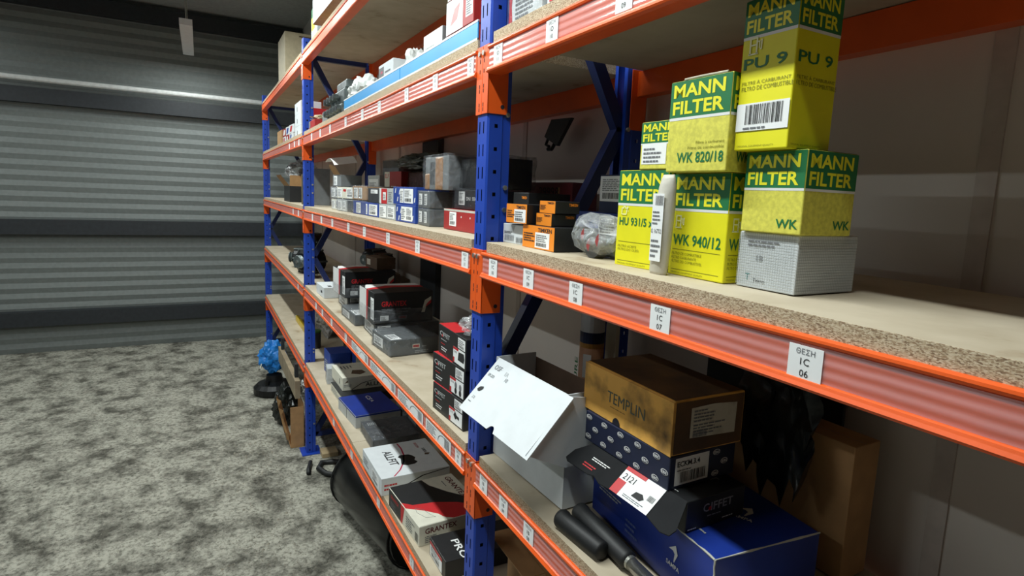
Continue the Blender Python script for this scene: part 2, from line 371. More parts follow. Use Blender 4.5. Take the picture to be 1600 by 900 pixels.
# upright: punched sheet profile
def make_post():
    H = 2.62; p = .05; n = int(H/p)
    root = MB()
    def wallp(us, fn, holes):
        # us: list of u cuts; holes: list of (iu, z0, z1) per pitch
        for k in range(n):
            zs = [0] + sorted({a for h in holes for a in h[1:3]}) + [p]
            for j in range(len(zs)-1):
                za, zb = zs[j], zs[j+1]
                for i in range(len(us)-1):
                    if any(h[0] == i and h[1] <= za and zb <= h[2] for h in holes): continue
                    z0, z1 = k*p+za, k*p+zb
                    root.add([fn(us[i], z0), fn(us[i+1], z0), fn(us[i+1], z1), fn(us[i], z1)], [(0, 1, 2, 3)])
    slot = [(1, .008, .034), (3, .008, .034)]
    wallp([-WF+.004, -WF+.0135, -WF+.0185, -.0235, -.0185, -.004], lambda u, z: (u, 0, z), slot)
    wallp([.004, .0165, .0245, .036], lambda u, z: (0, u, z), [(1, .02, .0285)])
    wallp([.004, .036], lambda u, z: (-WF, u, z), [])
    for a, b_ in (((-.004, 0), (0, .004)), ((-WF, .004), (-WF+.004, 0)), ((0, .036), (-.003, .0385)), ((-.003, .0385), (-.003, DS)), ((-WF+.003, .0385), (-WF, .036)), ((-WF+.003, DS), (-WF+.003, .0385))):
        root.add([(a[0], a[1], 0), (b_[0], b_[1], 0), (b_[0], b_[1], n*p), (a[0], a[1], n*p)], [(0, 1, 2, 3)])
    for v0, v1 in (((-WF+.003, DS), (-.042, DS)), ((-.016, DS), (-.003, DS))):
        root.add([(v0[0], v0[1], 0), (v1[0], v1[1], 0), (v1[0], v1[1], n*p), (v0[0], v0[1], n*p)], [(0, 1, 2, 3)])
    return root
PM = make_post()
def frame_thing(X, label, height=2.62):
    e = empty('upright_frame', (X, 0, 0)); tag(e, label, 'rack upright', 'blue rack uprights')
    f = PM.build('post', BLUE, e)
    if 'p' in PROTO: f.data = PROTO['p']
    else: PROTO['p'] = f.data
    shade_core = MB().box(-WF+.006, -.006, .012, .034, 0, height-.02).build('post_shade_core', HOLE, e)  # added core, its dark colour stands in for shade inside the hollow post
    bk = link_copy(f, e); bk.name = 'post'; bk.scale = (1, -1, 1); bk.location = (0, DEP+.001, 0)
    for yy in (0, DEP): 
        s_ = 1 if yy == 0 else -1
        pl = MB().box(-WF-.05, .03, min(yy-.03*s_, yy+.09*s_), max(yy-.03*s_, yy+.09*s_), 0, .005).build('foot_plate', BLUE, e)
    zz = [(.055, 2.5), (DEP-.055, 1.9), (.055, 1.29), (DEP-.055, .68), (.055, .12)]
    def br(a, b_, nm):
        A, B = Vector((0, *a)), Vector((0, *b_)); t = (B-A).normalized(); q = Vector((1, 0, 0)).cross(t)*.016
        mb = MB(); x0, x1 = -WF/2-.014, -WF/2+.014
        V = [(x, *(p_+s_*q)[1:]) for x in (x0, x1) for p_ in (A, B) for s_ in (-1, 1)]
        mb.add(V, [(0, 1, 3, 2), (4, 6, 7, 5), (0, 4, 5, 1), (2, 3, 7, 6), (0, 2, 6, 4), (1, 5, 7, 3)])
        o = mb.build(nm, NAVY, e); return o
    br((.03, 2.5), (DEP-.03, 2.5), 'brace'); br((.03, .12), (DEP-.03, .12), 'brace')
    for a, b_ in zip(zz, zz[1:]): br(a, b_, 'brace')
    bolt = None
    for yy in (.048, DEP-.048):
        for z in (2.5, 2.2, 1.9, 1.74, 1.69, 1.29, 1.34, 1.2, .68, .7, .2):
            if bolt is None:
                bolt = MB().tube([(-.003, 0, 0), (.003, 0, 0)], .0055, 8).build('bolt', ZINC, e); bolt.location = (0, yy, z)
            else:
                b2 = link_copy(bolt, e); b2.location = (0, yy, z)
    return e
PROTO = {}
frame_thing(0, 'blue slotted rack upright between the yellow filter boxes and the red carton')
frame_thing(-BAY, 'blue slotted rack upright with its foot on the floor by the torn cardboard')
frame_thing(-2*BAY, 'blue slotted rack upright by the corrugated end wall')
frame_thing(BAY+.0, 'blue slotted rack upright at the end past the yellow filter boxes')

BAYS = {'near': (0.0, BAY-WF, 'bay of the yellow filter boxes'), 'mid': (-BAY, -WF, 'bay of the black brake boxes'), 'far': (-2*BAY, -BAY-WF, 'bay next to the end wall')}
LEV = dict(A='lowest', B='second', C='third', D='fourth', t='top')
prof_f = [(.028, 0), (-.0045, 0), (-.0075, -.002), (-.0080, -.005), (-.0068, -.008), (-.0040, -.009), (-.0040, -.0465), (-.0070, -.048), (-.0080, -.051), (-.0100, -.055), (-.0085, -.0580), (-.002, -.0600), (.028, -.060)]
prof_r = [(-.028, 0), (.004, 0), (.004, -.060), (-.028, -.060)]
def extr(prof, x0, z0, x1, z1):
    n = len(prof); mb = MB()
    mb.add([(x0, y, z0+z) for y, z in prof]+[(x1, y, z1+z) for y, z in prof],
           [tuple(range(n)), tuple(range(2*n-1, n-1, -1))]+[(i, i+n, (i+1) % n+n, (i+1) % n) for i in range(n)])
    return mb
def connector(e, X, z, side, yb, back=False):
    """L plate hooked over the post; side=+1: plate on the +X face of the post at X, -1: on the -X face at X-WF"""
    t = .0028; s_ = -1 if back else 1
    xa, xb = (X-WF/2+.0006, X+t) if side > 0 else (X-WF-t, X-WF/2-.0006)
    ya = yb-(.0035 if not back else -.0035)
    mb = MB(); y0, y1 = sorted((ya, ya+s_*t))
    mb.box(xa, xb, y0, y1, z-HC+.004, z+.004)
    px0, px1 = (X+.0004, X+t) if side > 0 else (X-WF-t, X-WF-.0004)
    y0, y1 = sorted((ya, yb+s_*.046)); mb.box(px0, px1, y0, y1, z-HC+.004, z+.004)
    c = mb.build('connector', ORANGE, e, bevel=.0009)
    cx = X-.021 if side > 0 else X-WF+.016
    if not back:
        hk = MB()
        for k, zz in enumerate((-.028, -.05, -.082, -.092, -.122, -.132)):
            hk.box(cx-.0012, cx+.0012, ya-.0006, ya+.001, z+zz-.004, z+zz+.004)
        hk.build('hook_slot', HOLE, c)
        MB().tube([(cx, ya-.004, z-.012), (cx, ya+.001, z-.012)], .0058, 10).build('bolt', ZINC, c)
        if side > 0: MB().tube([(X+t-.001, yb+.033, z-HC+.02), (X+t+.0006, yb+.033, z-HC+.02)], .0048, 12).build('pin_hole', HOLE, c)
    return c
LABELS = {('D', 'near'): [(.051, '11'), (.267, '10'), (.47, '09'), (.67, '08')],
          ('C', 'near'): [(.063, '10'), (.221, '09'), (.386, '08'), (.596, '07'), (.82, '06')],
          ('B', 'near'): [(.053, '10'), (.155, '09'), (.266, '08'), (.47, '07')],
          ('A', 'near'): [(.06, '10'), (.2, '09')],
          ('D', 'mid'): [(-.092, '12'), (-.325, '13'), (-.574, '14'), (-.885, '15'), (-1.13, '16'), (-1.427, '17'), (-1.776, '18'), (-2.042, '19'), (-2.311, '20')],
          ('C', 'mid'): [(-.093, '11'), (-.447, '12'), (-.758, '13'), (-1.088, '14'), (-1.372, '15'), (-1.724, '16'), (-2.017, '17'), (-2.301, '18')],
          ('B', 'mid'): [(-.1, '11'), (-1.42, '15'), (-1.75, '16'), (-2.0, '17'), (-2.2, '18')],
          ('A', 'mid'): [(-.45, '11'), (-.85, '12'), (-1.3, '13'), (-1.7, '14')],
          ('D', 'far'): [(-2.8, '21'), (-3.0, '22'), (-3.25, '23')], ('C', 'far'): [(-2.85, '21'), (-3.1, '22')], ('B', 'far'): [(-2.9, '21')], ('A', 'far'): [], ('t', 'mid'): [], ('t', 'near'): [], ('t', 'far'): []}
def front_frame(X, y, z): return Matrix(((1, 0, 0, X), (0, 0, -1, y), (0, 1, 0, z), (0, 0, 0, 1)))
for bn, (x0, x1, phrase) in BAYS.items():
    for n in 'ABCDt':
        z0, z1 = zl(n, x0), zl(n, x1)
        e = empty('shelf_beam', (0, 0, 0)); tag(e, f'orange steel front beam of the {LEV[n]} shelf, {phrase}', 'shelf beam', 'front shelf beams')
        bb = extr(prof_f, x0+.003, z0, x1-.003, z1).build('beam', ORANGE, e)
        connector(e, x0, z0, 1, 0); connector(e, x1+WF, z1, -1, 0)
        if n != 't':
            extr([(-.0044, -.0095), (-.0050, -.0095), (-.0050, -.0462), (-.0044, -.0462)], x0+.008, z0, x1-.008, z1).build('label_channel', HOLDER, e)
        for X, num in LABELS[(n, bn)]:
            zz = zl(n, X); lw = .04 if n != 'D' or bn != 'mid' else .036
            cdm = MB().box(-lw/2, lw/2, -.0058, -.0051, zz-.0475, zz-.0095).build('label_card', PAPER, e, loc=(X, 0, 0))
            for s_, v, hh in (('ΘΕΣΗ', -.0185, .0062), ('1'+n, -.0300, .0076), (num, -.0425, .0076)):
                me, asp = text_mesh(s_, 0); wd = min(hh*asp, lw*.7)
                put_text(cdm, front_frame(-wd/2, -.0062, zz+v), s_, hh, INK if v < -.02 else GREYINK, wid=wd, bold=0)
        r = empty('shelf_beam', (0, 0, 0)); tag(r, f'orange steel rear beam of the {LEV[n]} shelf against the wall, {phrase}', 'shelf beam', 'rear shelf beams')
        extr(prof_r, x0+.003, z0, x1-.003, z1).build('beam', ORANGE, r).location = (0, DEP, 0)
        connector(r, x0, z0, 1, DEP, True); connector(r, x1+WF, z1, -1, DEP, True)
        # boards: two panels per bay with a joint
        cuts = {'near': [x0+.016, 1.3, x1], 'mid': [x0+.004, -1.30, x1-.003], 'far': [x0+.004, -3.95, x1-.004]}[bn]
        for k in range(2):
            a, b_ = cuts[k]+.001, cuts[k+1]-.001
            pr = [(-.0025 if k else -.001, .0005), (DEP, .0005), (DEP, BT), (-.0025 if k else -.001, BT)]
            o = extr(pr, a, zl(n, a), b_, zl(n, b_)).build('shelf_board', CHIP, bevel=.0006)
            tag(o, f"particle board panel of the {LEV[n]} shelf, {phrase}, {'far' if k == 0 and bn != 'near' or k == 1 and bn == 'near' else 'near'} half", 'shelf board', 'shelf boards')
# printed sheets slid into the channel of the second shelf
e2 = [o for o in COL.objects if o.get('label') == 'orange steel front beam of the second shelf, bay of the black brake boxes'][0]
for k, (a, b_) in enumerate(((-.345, -.15), (-.62, -.37), (-.98, -.65), (-1.3, -1.02))):
    o = extr([(-.0052, -.0105), (-.0057, -.0105), (-.0057, -.0465), (-.0052, -.0465)], a, zl('B', a), b_, zl('B', b_)).build('printed_sheet', PAPER, e2)
    zz = zl('B', (a+b_)/2)-.0440
    lines(o, front_frame(a+.01, -.0061, zz), (b_-a)*.45, .03, 6, GREYINK, seed=k)
    pts = []
    mb = MB()
    for i in range(15):
        g = math.pi*i/14
        pts.append((a+(b_-a)*(.72-.2*math.cos(g)), -.0061, zz+.004+.024*math.sin(g)))
    MB().tube(pts, .0006, 4).build('line_drawing', GREYINK, o)
    bars(o, front_frame(b_-.045, -.0061, zz+.002), .035, .028, GREYINK, seed=k)
#PART2
# ================================================================== near bay, third shelf: yellow filter cartons
def pump_icon(bx, face, u, v, s, m):
    mb = MB()
    for a, b_, c, d_ in ((0, .12, 0, 1), (.5, .62, 0, 1), (.12, .5, .88, 1), (.12, .5, .48, .58), (-.06, .68, -.06, .04), (.72, .8, .3, .75), (.86, .96, .2, .8), (.8, .86, .2, .28), (.62, .72, .66, .74)):
        mb.add([(a*s, c*s, 0), (b_*s, c*s, 0), (b_*s, d_*s, 0), (a*s, d_*s, 0)], [(0, 1, 2, 3)])
    o = mb.build('pump_symbol', m, bx); o.matrix_local = fm(bx['dim'], face, u, v, .0012)
def can_icon(bx, face, u, v, s, m):
    mb = MB(); P = [(.05, 0), (.75, 0), (.8, .45), (1.0, .75), (.95, .8), (.75, .62), (.55, .62), (.55, .8), (.3, .8), (.3, .62), (0, .62), (.08, .5)]
    for i in range(len(P)):
        a, b_ = Vector(P[i]), Vector(P[(i+1) % len(P)]); t = (b_-a).normalized(); q = Vector((-t.y, t.x))*.05
        mb.add([((p_.x)*s, p_.y*s, 0) for p_ in (a-q, b_-q, b_+q, a+q)], [(0, 1, 2, 3)])
    mb.add([(.98*s, .3*s, 0), (1.08*s, .3*s, 0), (1.03*s, .5*s, 0)], [(0, 1, 2)])
    o = mb.build('oil_can_symbol', m, bx); o.matrix_local = fm(bx['dim'], face, u, v, .0012)
PALEPR = mat('pale yellow print', (238, 240, 190), .5, var=.02); DYEL = mat('olive print', (130, 130, 20), .5, var=.02); YTXT = mat('yellow print', (232, 226, 40), .5, var=.02)
def filter_box(label, c, z0, w, d, h, rot, m, band=.34, code=None, code_v=.3, code_h=.1, code_w=.85, sub=(), icon=None, faces='FR', band_first=.56, white=.025, code_right=False, group='yellow filter cartons'):
    bx = carton('filter_box', label, 'box', c, z0, w, d, h, rot, m, group)
    panel(bx, 'T', .001, .001, w-.001, d-.001, GREEN if band else m)
    for f in faces:
        fw = w if f == 'F' else d
        if band:
            panel(bx, f, .0008, h*(1-band), fw-.0008, h-.0008, GREEN, 'green_band'); panel(bx, f, .0008, h*(1-band-white), fw-.0008, h*(1-band), WHITEFILL, 'white_line')
            text(bx, f, fw*.06, h*(1-band*.46), 'MANN', h*band*.36, YTXT, wid=fw*.84, bold=2)
            text(bx, f, fw*.06, h*(1-band*.92), 'FILTER', h*band*.36, YTXT, wid=fw*.84, bold=2)
        if code:
            text(bx, f, fw*((1-code_w-.05) if code_right else .06), h*code_v, code, h*code_h, GREEN, wid=fw*code_w, bold=1)
        if icon: (pump_icon if icon == 'pump' else can_icon)(bx, f, fw*.1, h*(.475 if icon == 'pump' else .545), h*.12 if icon == 'pump' else h*.1, PALEPR)
        for k, (s_, v, hh, wd) in enumerate(sub): text(bx, f, fw*(.06 if not code_right else .95-wd), h*v, s_, h*hh, DYEL, wid=fw*wd, bold=0)
        if icon:
            for v in (.255, .055): panel(bx, f, fw*.06, h*v, fw*.92, h*(v+.006), DYEL, 'rule')
    return bx
z = zt('C', .5)
hu = filter_box('yellow and green filter carton with an oil can symbol and white packet on its front', (.459, .107), z, .11, .095, .157, 4, YEL, code='HU 931/5 x', code_v=.43, code_h=.085, code_w=.70, icon='can',
                sub=(('FILTRO ACEITE', .2, .025, .4), ('FILTRO DO OLEO', .165, .025, .45), ('ORIGINAL EQUIPMENT QUALITY', .02, .018, .6)))
wk = filter_box('yellow and green filter carton with a fuel pump symbol on its front', (.579, .116), z, .109, .095, .151, 0, YEL, code='WK 940/12', code_v=.3, code_h=.11, code_w=.86, icon='pump',
                sub=(('FILTRO DE COMBUSTIBLE', .205, .026, .55), ('FILTRO CARBURANTE', .165, .026, .46), ('FILTRO DO COMBUSTIVEL', .125, .026, .57), ('ORIGINAL EQUIPMENT QUALITY', .02, .018, .6)))
z6 = z+.1515
w8 = filter_box('battered pale yellow filter carton standing on top of another filter carton', (.584, .093), z6, .11, .095, .127, 2, YELPALE, band=.40, code='WK 820/18', code_v=.1, code_h=.115, code_w=.76, white=.03,
                sub=(('Filtre à carburant', .3, .03, .45), ('Filtro de combustible', .245, .03, .58)), code_right=True)
MB().tube([(-.03, -.047, .128), (0, -.044, .1295), (.045, -.046, .1285)], .0016, 6).build('torn_edge', mat('torn paper edge', (196, 190, 170), .8), w8)
sm = filter_box('small yellow and green filter carton with a white sticker on its front', (.491, .095), z+.1575, .079, .07, .073, 4, YELPALE, band=.45, code=None, white=.03, faces='F')
sticker(sm, 'F', .004, .008, .052, .031, 'l', seed=3); text(sm, 'F', .058, .012, '11 z', .008, INK, wid=.016, bold=0)
dot = carton('filter_box', 'white carton printed with a fine dotted grid under a filter carton', 'box', (.69, .142), z, .09, .12, .074, 0, WHITE)
for f, fw in (('F', .09), ('R', .12)):
    mb = MB(); st = .0035
    for i in range(int(fw/st)): mb.add([(i*st, .002, 0), (i*st+.0006, .002, 0), (i*st+.0006, .072, 0), (i*st, .072, 0)], [(0, 1, 2, 3)])
    for j in range(int(.072/st)): mb.add([(.001, j*st, 0), (fw-.001, j*st, 0), (fw-.001, j*st+.0006, 0), (.001, j*st+.0006, 0)], [(0, 1, 2, 3)])
    o = mb.build('grid_print', mat('pale grey print', (170, 176, 178), .6), dot); o.matrix_local = fm(dot['dim'], f, 0, .001, .0008)
text(dot, 'F', .014, .01, 'T', .009, mat('teal print', (60, 150, 150), .5)); text(dot, 'F', .027, .008, 'Tekno', .005, INK, bold=0); text(dot, 'F', .03, .036, '1B', .008, GREYINK); lines(dot, fm(dot['dim'], 'F', .015, .056, .0012), .05, .01, 2, GREYINK)
ur = filter_box('yellow and green filter carton on top of the dotted white carton', (.695, .125), z+.0745, .09, .1, .103, 0, YELPALE, band=.45, code='WK', code_v=.07, code_h=.11, code_w=.35, code_right=True, white=.03)
pu = filter_box('tall yellow filter carton with a barcode near its base', (.683, .097), z+.178, .08, .08, .185, 0, YEL, band=.24, code='PU 9', code_v=.54, code_h=.075, code_w=.8,
                sub=(('FILTRE À CARBURANT', .44, .028, .9), ('FILTRO DE COMBUSTIBLE', .4, .028, .95), ('ORIGINAL EQUIPMENT QUALITY', .02, .014, .7)), white=.02)
pump_icon(pu, 'F', .012, .185*.64, .02, PALEPR)
s = flat('sticker', [(0, 0), (.078, 0), (.078, .034), (0, .034)], PAPER, pu, fm(pu['dim'], 'F', .001, .024, .0012)); bars(s, Matrix.Translation((.014, .008, .0005)), .055, .024, INK, 4); lines(s, Matrix.Translation((.012, .002, .0005)), .055, .005, 1, GREYINK)
# white packet wedged in front of the two cartons
pA = PY(1030, 420, .048); pk = empty('packet', (pA.x, .046, z)); tag(pk, 'slim white printed packet standing between two yellow filter cartons', 'packet')
mb = MB(); ring = []
for i, (zz, hw, th) in enumerate(((0, .0165, .007), (.004, .0175, .009), (.05, .018, .011), (.1, .0175, .011), (.13, .0165, .008), (.142, .014, .005), (.148, .012, .002))):
    for k in range(12):
        g = 2*math.pi*k/12; ring.append((hw*math.cos(g)+zz*.06, th*math.sin(g), zz))
fs = [tuple(range(12))[::-1], tuple(range(72, 84))]+[(i*12+k, i*12+(k+1) % 12, (i+1)*12+(k+1) % 12, (i+1)*12+k) for i in range(6) for k in range(12)]
mb.add(ring, fs); pb = mb.build('bag', mat('white poly packet', (190, 186, 174), .5, var=.06, bump=.4, bscale=40), pk, smooth=True)
lb = flat('printed_panel', [(0, 0), (.024, 0), (.024, .1), (0, .1)], PAPER, pk, front_frame(-.009, -.0118, .02))
T = Matrix.Translation
bars(lb, T((.006, .083, .0005)), .016, .014, INK, 9); lines(lb, T((.002, .055, .0005)), .018, .022, 4, GREYINK, seed=1); put_text(lb, T((.0005, .042, .0006)), 'G 16752', .006, INK, wid=.022, bold=0); lines(lb, T((.002, .006, .0005)), .02, .03, 4, GREYINK, seed=2)

# bearing cartons
za_ = zt('C', .1)
t1 = carton('bearing_box', 'white bearing carton with barcodes and a red edge below the orange ended cartons', 'box', (.0545, .106), za_, .1, .12, .0435, 2, WHITE)
panel(t1, 'R', .0005, .0005, .1195, .043, RED); bars(t1, fm(t1['dim'], 'F', .01, .006, .001), .04, .013, GREYINK, 2); bars(t1, fm(t1['dim'], 'F', .06, .004, .001), .035, .012, INK, 3); lines(t1, fm(t1['dim'], 'F', .008, .022, .001), .035, .006, 2, INK); shape(t1, 'F', [(.036, .04), (.056, .04), (.046, .026)], LGREY)
def bearing(label, c, z0, w, d, h, rot, tsize, stick=None, side=True):
    bx = carton('bearing_box', label, 'box', c, z0, w, d, h, rot, BLACK, 'black bearing cartons with orange ends')
    panel(bx, 'F', .0004, .0004, w-.0004, h-.0004, TANGER)
    text(bx, 'F', w*.5, h*.74, 'TIMKEN', h*.17, INK, wid=w*.42, bold=2); lines(bx, fm(bx['dim'], 'F', w*.05, h*.3, .001), w*.38, h*.42, 4, INK, seed=int(w*1000))
    if side: text(bx, 'R', d*.55, h*.62, 'TIMKEN', h*.22, TANGER, wid=d*.36, bold=2)
    if stick: sticker(bx, 'F', w*stick[0], h*.06, w*stick[1], h*.66, 'lb', seed=5)
    return bx
bearing('large orange ended bearing carton with a white sticker on the board', (.173, .092), za_, .128, .105, .047, 0, 0, (.42, .44), side=False)
bearing('orange ended bearing carton with a white sticker stacked by the blue upright', (.086, .084), za_+.0475, .09, .1, .041, 1, 0, (.4, .55), side=False)
bearing('flat orange ended bearing carton, lower of the stacked pair', (.171, .082), za_+.0475, .061, .058, .025, 0, 0)
bearing('flat orange ended bearing carton, upper of the stacked pair', (.178, .085), za_+.073, .061, .058, .025, 0, 0)
t4 = carton('bearing_box', 'plain black bearing carton behind the orange ended cartons', 'box', (-.092, .2), zt('C', -.08), .08, .12, .114, 0, BLACK)
text(t4, 'F', .045, .098, 'TIMKEN', .007, TANGER, wid=.026, bold=2)
mr = carton('carton', 'long maroon carton with handwritten digits against the wall', 'box', (-.36, .378), zt('C', -.36), .40, .085, .15, 0, MAROON)
text(mr, 'F', .22, .108, '29998', .028, INK, wid=.11, bold=0); shape(mr, 'F', [(.225, .06), (.235, .06), (.243, .085), (.251, .06), (.261, .06), (.247, .095), (.239, .095)], WHITEFILL); panel(mr, 'F', .325, .118, .335, .135, KRAFT)
bl = carton('carton', 'flat blue carton with a white end label behind the clear bag', 'box', (.175, .262), zt('C', .17), .22, .12, .078, 0, BLUEBOX)
s = sticker(bl, 'F', .09, .018, .075, .052, 'l', seed=8); flat('printed_panel', [(.01+.006*math.cos(a*.524), .03+.01*math.sin(a*.524)) for a in range(12)], INK, s, T((0, 0, .0008)))
text(bl, 'F', .095, .062, '●', .003, RED)
bu = carton('carton', 'navy carton with a large white data label beside the filter cartons', 'box', (.207, .25), zt('C', .17)+.0785, .105, .1, .08, 0, NAVYBOX)
sticker(bu, 'F', .002, .024, .1, .053, 'lb', seed=6)
bag = crumple('plastic_bag', 'crumpled clear plastic bag with red print around a grey part', 'bag', (.315, .096, zt('C', .3)), (.15, .088, .08), BAGCLEAR, 3, .17)
cr = MB().tube([(-.045, .0, .022), (.05, .005, .022)], [.02, .02], 16).build('wrapped_part', CASTGRY, bag, smooth=False)
MB().tube([(.01, -.012, .02), (.012, -.03, .022)], [.024, .022], 16).build('wrapped_part', mat('rubber ring grey', (74, 74, 72), .6), bag)
for k, (a, b_, c_) in enumerate(((.0, -.0446, .042), (.02, -.0447, .025), (.045, -.044, .035))):
    flat('printed_panel', [(-.007, -.003), (.0, -.012), (.004, .001), (.003, .012), (-.004, .006)], mat('faded red print', (150, 62, 62), .5), bag, front_frame(a, b_, c_))
# strap hanging from the rear beam
st = empty('strap', (0, .41, 0)); tag(st, 'black strap with a hook hanging from the rear beam', 'strap')
P4 = [PY(x, y, .41) for x, y in ((864, 187), (895, 184), (872, 228), (853, 214))]
MB().prism([(p_.x, p_.z) for p_ in P4], 1, -.006, .006).build('webbing', RUBBER, st)
hk = [PY(x, y, .41) for x, y in ((866, 226), (862, 233), (856, 233))]
MB().tube([(p_.x, 0, p_.z) for p_ in hk], .006, 8).build('hook', CASTBLK, st)
hk = [PY(x, y, .41) for x, y in ((856, 218), (853, 226), (858, 229))]
MB().tube([(p_.x, 0, p_.z) for p_ in hk], .005, 8).build('hook', CASTBLK, st)

# ================================================================== near bay, second shelf
zb = zt('B', .0)+.0005
wbx = empty('open_carton', (.154, .0975, zb), math.radians(2)); tag(wbx, 'white carton with its printed lid folded open over the front', 'box'); W, D_, H_ = .291, .11, .235
KIN = mat('brown carton inside', (104, 82, 66), .8)
for nm, b6, m in (('front_panel', (-W/2, W/2, -D_/2, -D_/2+.002, 0, H_), WHITE), ('back_panel', (-W/2, W/2, D_/2-.002, D_/2, 0, H_-.012), KIN), ('side_panel', (-W/2, -W/2+.002, -D_/2+.002, D_/2-.002, 0, H_), WHITE), ('side_panel', (W/2-.002, W/2, -D_/2+.002, D_/2-.002, 0, H_), WHITE), ('bottom_panel', (-W/2+.002, W/2-.002, -D_/2+.002, D_/2-.002, 0, .002), WHITE)):
    MB().box(*b6).build(nm, m, wbx)
# lid: hinged at the front top edge, hanging forward at about 45 degrees, thumb notch in the free edge
hin = Vector((0, -D_/2-.001, H_)); dn = Vector((0, -.098, -.104)); Ln = dn.length; dn.normalize(); nn = Vector((0, dn.z, -dn.y)); nn = nn if nn.z > 0 else -nn
lw = W/2+.002; hin.x = .020
out = [(-lw, 0), (-lw, Ln), (-.014, Ln)]+[(.0-.012*math.cos(a), Ln-.012*math.sin(a)) for a in [math.pi*i/8 for i in range(1, 8)]]+[(.014, Ln), (lw, Ln), (lw, 0)]
lm = MB(); n_ = len(out)
lm.add([tuple(hin+Vector((u, 0, 0))+dn*v+nn*t_) for t_ in (0, .0022) for u, v in out], [tuple(range(n_)), tuple(range(2*n_-1, n_-1, -1))]+[(i, (i+1) % n_, (i+1) % n_+n_, i+n_) for i in range(n_)])
lido = lm.build('lid', WHITE, wbx)
def lidM(u, v): 
    p_ = hin+Vector((u, 0, 0))+dn*v+nn*.0032
    return Matrix(((1, 0, 0, p_.x), (0, -dn.y, nn.y, p_.y), (0, -dn.z, nn.z, p_.z), (0, 0, 0, 1)))
put_text(lido, lidM(-.135, .028), 'OSF', .012, GREYINK, bold=0); put_text(lido, lidM(-.085, .03), 'EA', .009, LGREY, bold=0); put_text(lido, lidM(-.07, .042), '10', .009, GREYINK, bold=0); put_text(lido, lidM(-.138, .048), 'EPK 2020', .007, INK, wid=.026, bold=0)
flat('line_drawing', [(0, 0), (.006, -.004), (.013, -.003), (.02, .006), (.017, .011), (.006, .008)], INK, lido, lidM(-.137, .085)); put_text(lido, lidM(-.134, .108), '2.2l', .006, GREYINK, bold=0); lines(lido, lidM(-.138, .118), .02, .004, 1, GREYINK)
flap = [(-.137, .249-.012), (-.115, .2), (-.088, .11+.012), (-.05, .098), (-.015, .1), (.012, .12), (.022, .17), (-.006, H_-.004), (-.055, H_-.002)]
fl_ = [(-.068-.085, .138), (-.1, .112), (-.06, .094), (-.02, .096), (.005, .115), (.012, .17), (-.02, H_-.006), (-D_/2, H_+.0)]
MB().prism([(y, zz) for y, zz in fl_], 0, W/2+.0105, W/2+.0122).build('side_flap', WHITE, wbx)

sp = carton('carton', 'large glossy blue carton with worn white corners at the bottom of the pile', 'box', (.496, .199), zt('B', .3), .347, .21, .1045, -5.8, BLUEPR)
def sampa_logo(f, u, v, s, ang=0):
    M = fm(sp['dim'], f, u, v, .001, ang)
    flat('emblem', [(x*s, y*s) for x, y in ((0, .6), (.55, 1.0), (.75, .55), (.5, 0), (.45, .05), (.5, .5), (.35, .62))], WHITEFILL, sp, M)
    put_text(sp, fm(sp['dim'], f, u, v, .001, ang) @ T((-.15*s, -.35*s, 0)), 'SAMPA', s*.26, WHITEFILL, wid=s*1.1)
sampa_logo('F', .245, .045, .03); sampa_logo('T', .255, .12, .034, .5)
lines(sp, fm(sp['dim'], 'F', .025, .055, .001, -.0), .08, .012, 2, LGREY); lines(sp, fm(sp['dim'], 'F', .12, .02, .001), .05, .03, 3, mat('faded blue print', (80, 96, 150), .6)); lines(sp, fm(sp['dim'], 'T', .27, .03, .001), .03, .008, 1, LGREY)
WORN = mat('worn carton edge', (190, 190, 180), .8)
for a, b_ in (((.1735, -.105, .1046), (.1735, .105, .1046)), ((.1735, -.105, .002), (.1735, -.105, .1046)), ((.06, -.105, .1046), (.1735, -.105, .1046))):
    pts = [Vector(a).lerp(Vector(b_), i/9) for i in range(10)]
    MB().tube([p_+Vector((random.uniform(-.0006, .0006),)*3) for p_ in pts], [random.uniform(.0008, .0022) for _ in pts], 6).build('worn_edge', WORN, sp)
zc_ = zt('B', .3)+.105
ch = carton('carton', 'black carton with a torn front flap and white label lying on the blue carton', 'box', (.466, .148), zc_, .245, .132, .0515, 1, BLACK)
GREYTX = mat('silver print', (150, 150, 152), .4, var=.1)
text(ch, 'R', .036, .026, 'C', .014, GREYTX, wid=.013); text(ch, 'R', .053, .026, 'IFFET', .014, GREYTX, wid=.05); flat('printed_panel', [(.0035*math.cos(a*.5236), .0035*math.sin(a*.5236)) for a in range(12)], RED, ch, fm(ch['dim'], 'R', .05, .031, .0013))
lines(ch, fm(ch['dim'], 'R', .045, .018, .001), .05, .004, 1, GREYTX); lines(ch, fm(ch['dim'], 'R', .004, .004, .001), .03, .004, 1, WHITEFILL); lines(ch, fm(ch['dim'], 'R', .08, .007, .001), .04, .004, 1, WHITEFILL)
text(ch, 'T', .2, .09, 'T', .016, GREYTX); lines(ch, fm(ch['dim'], 'T', .19, .01, .001), .04, .004, 1, WHITEFILL)
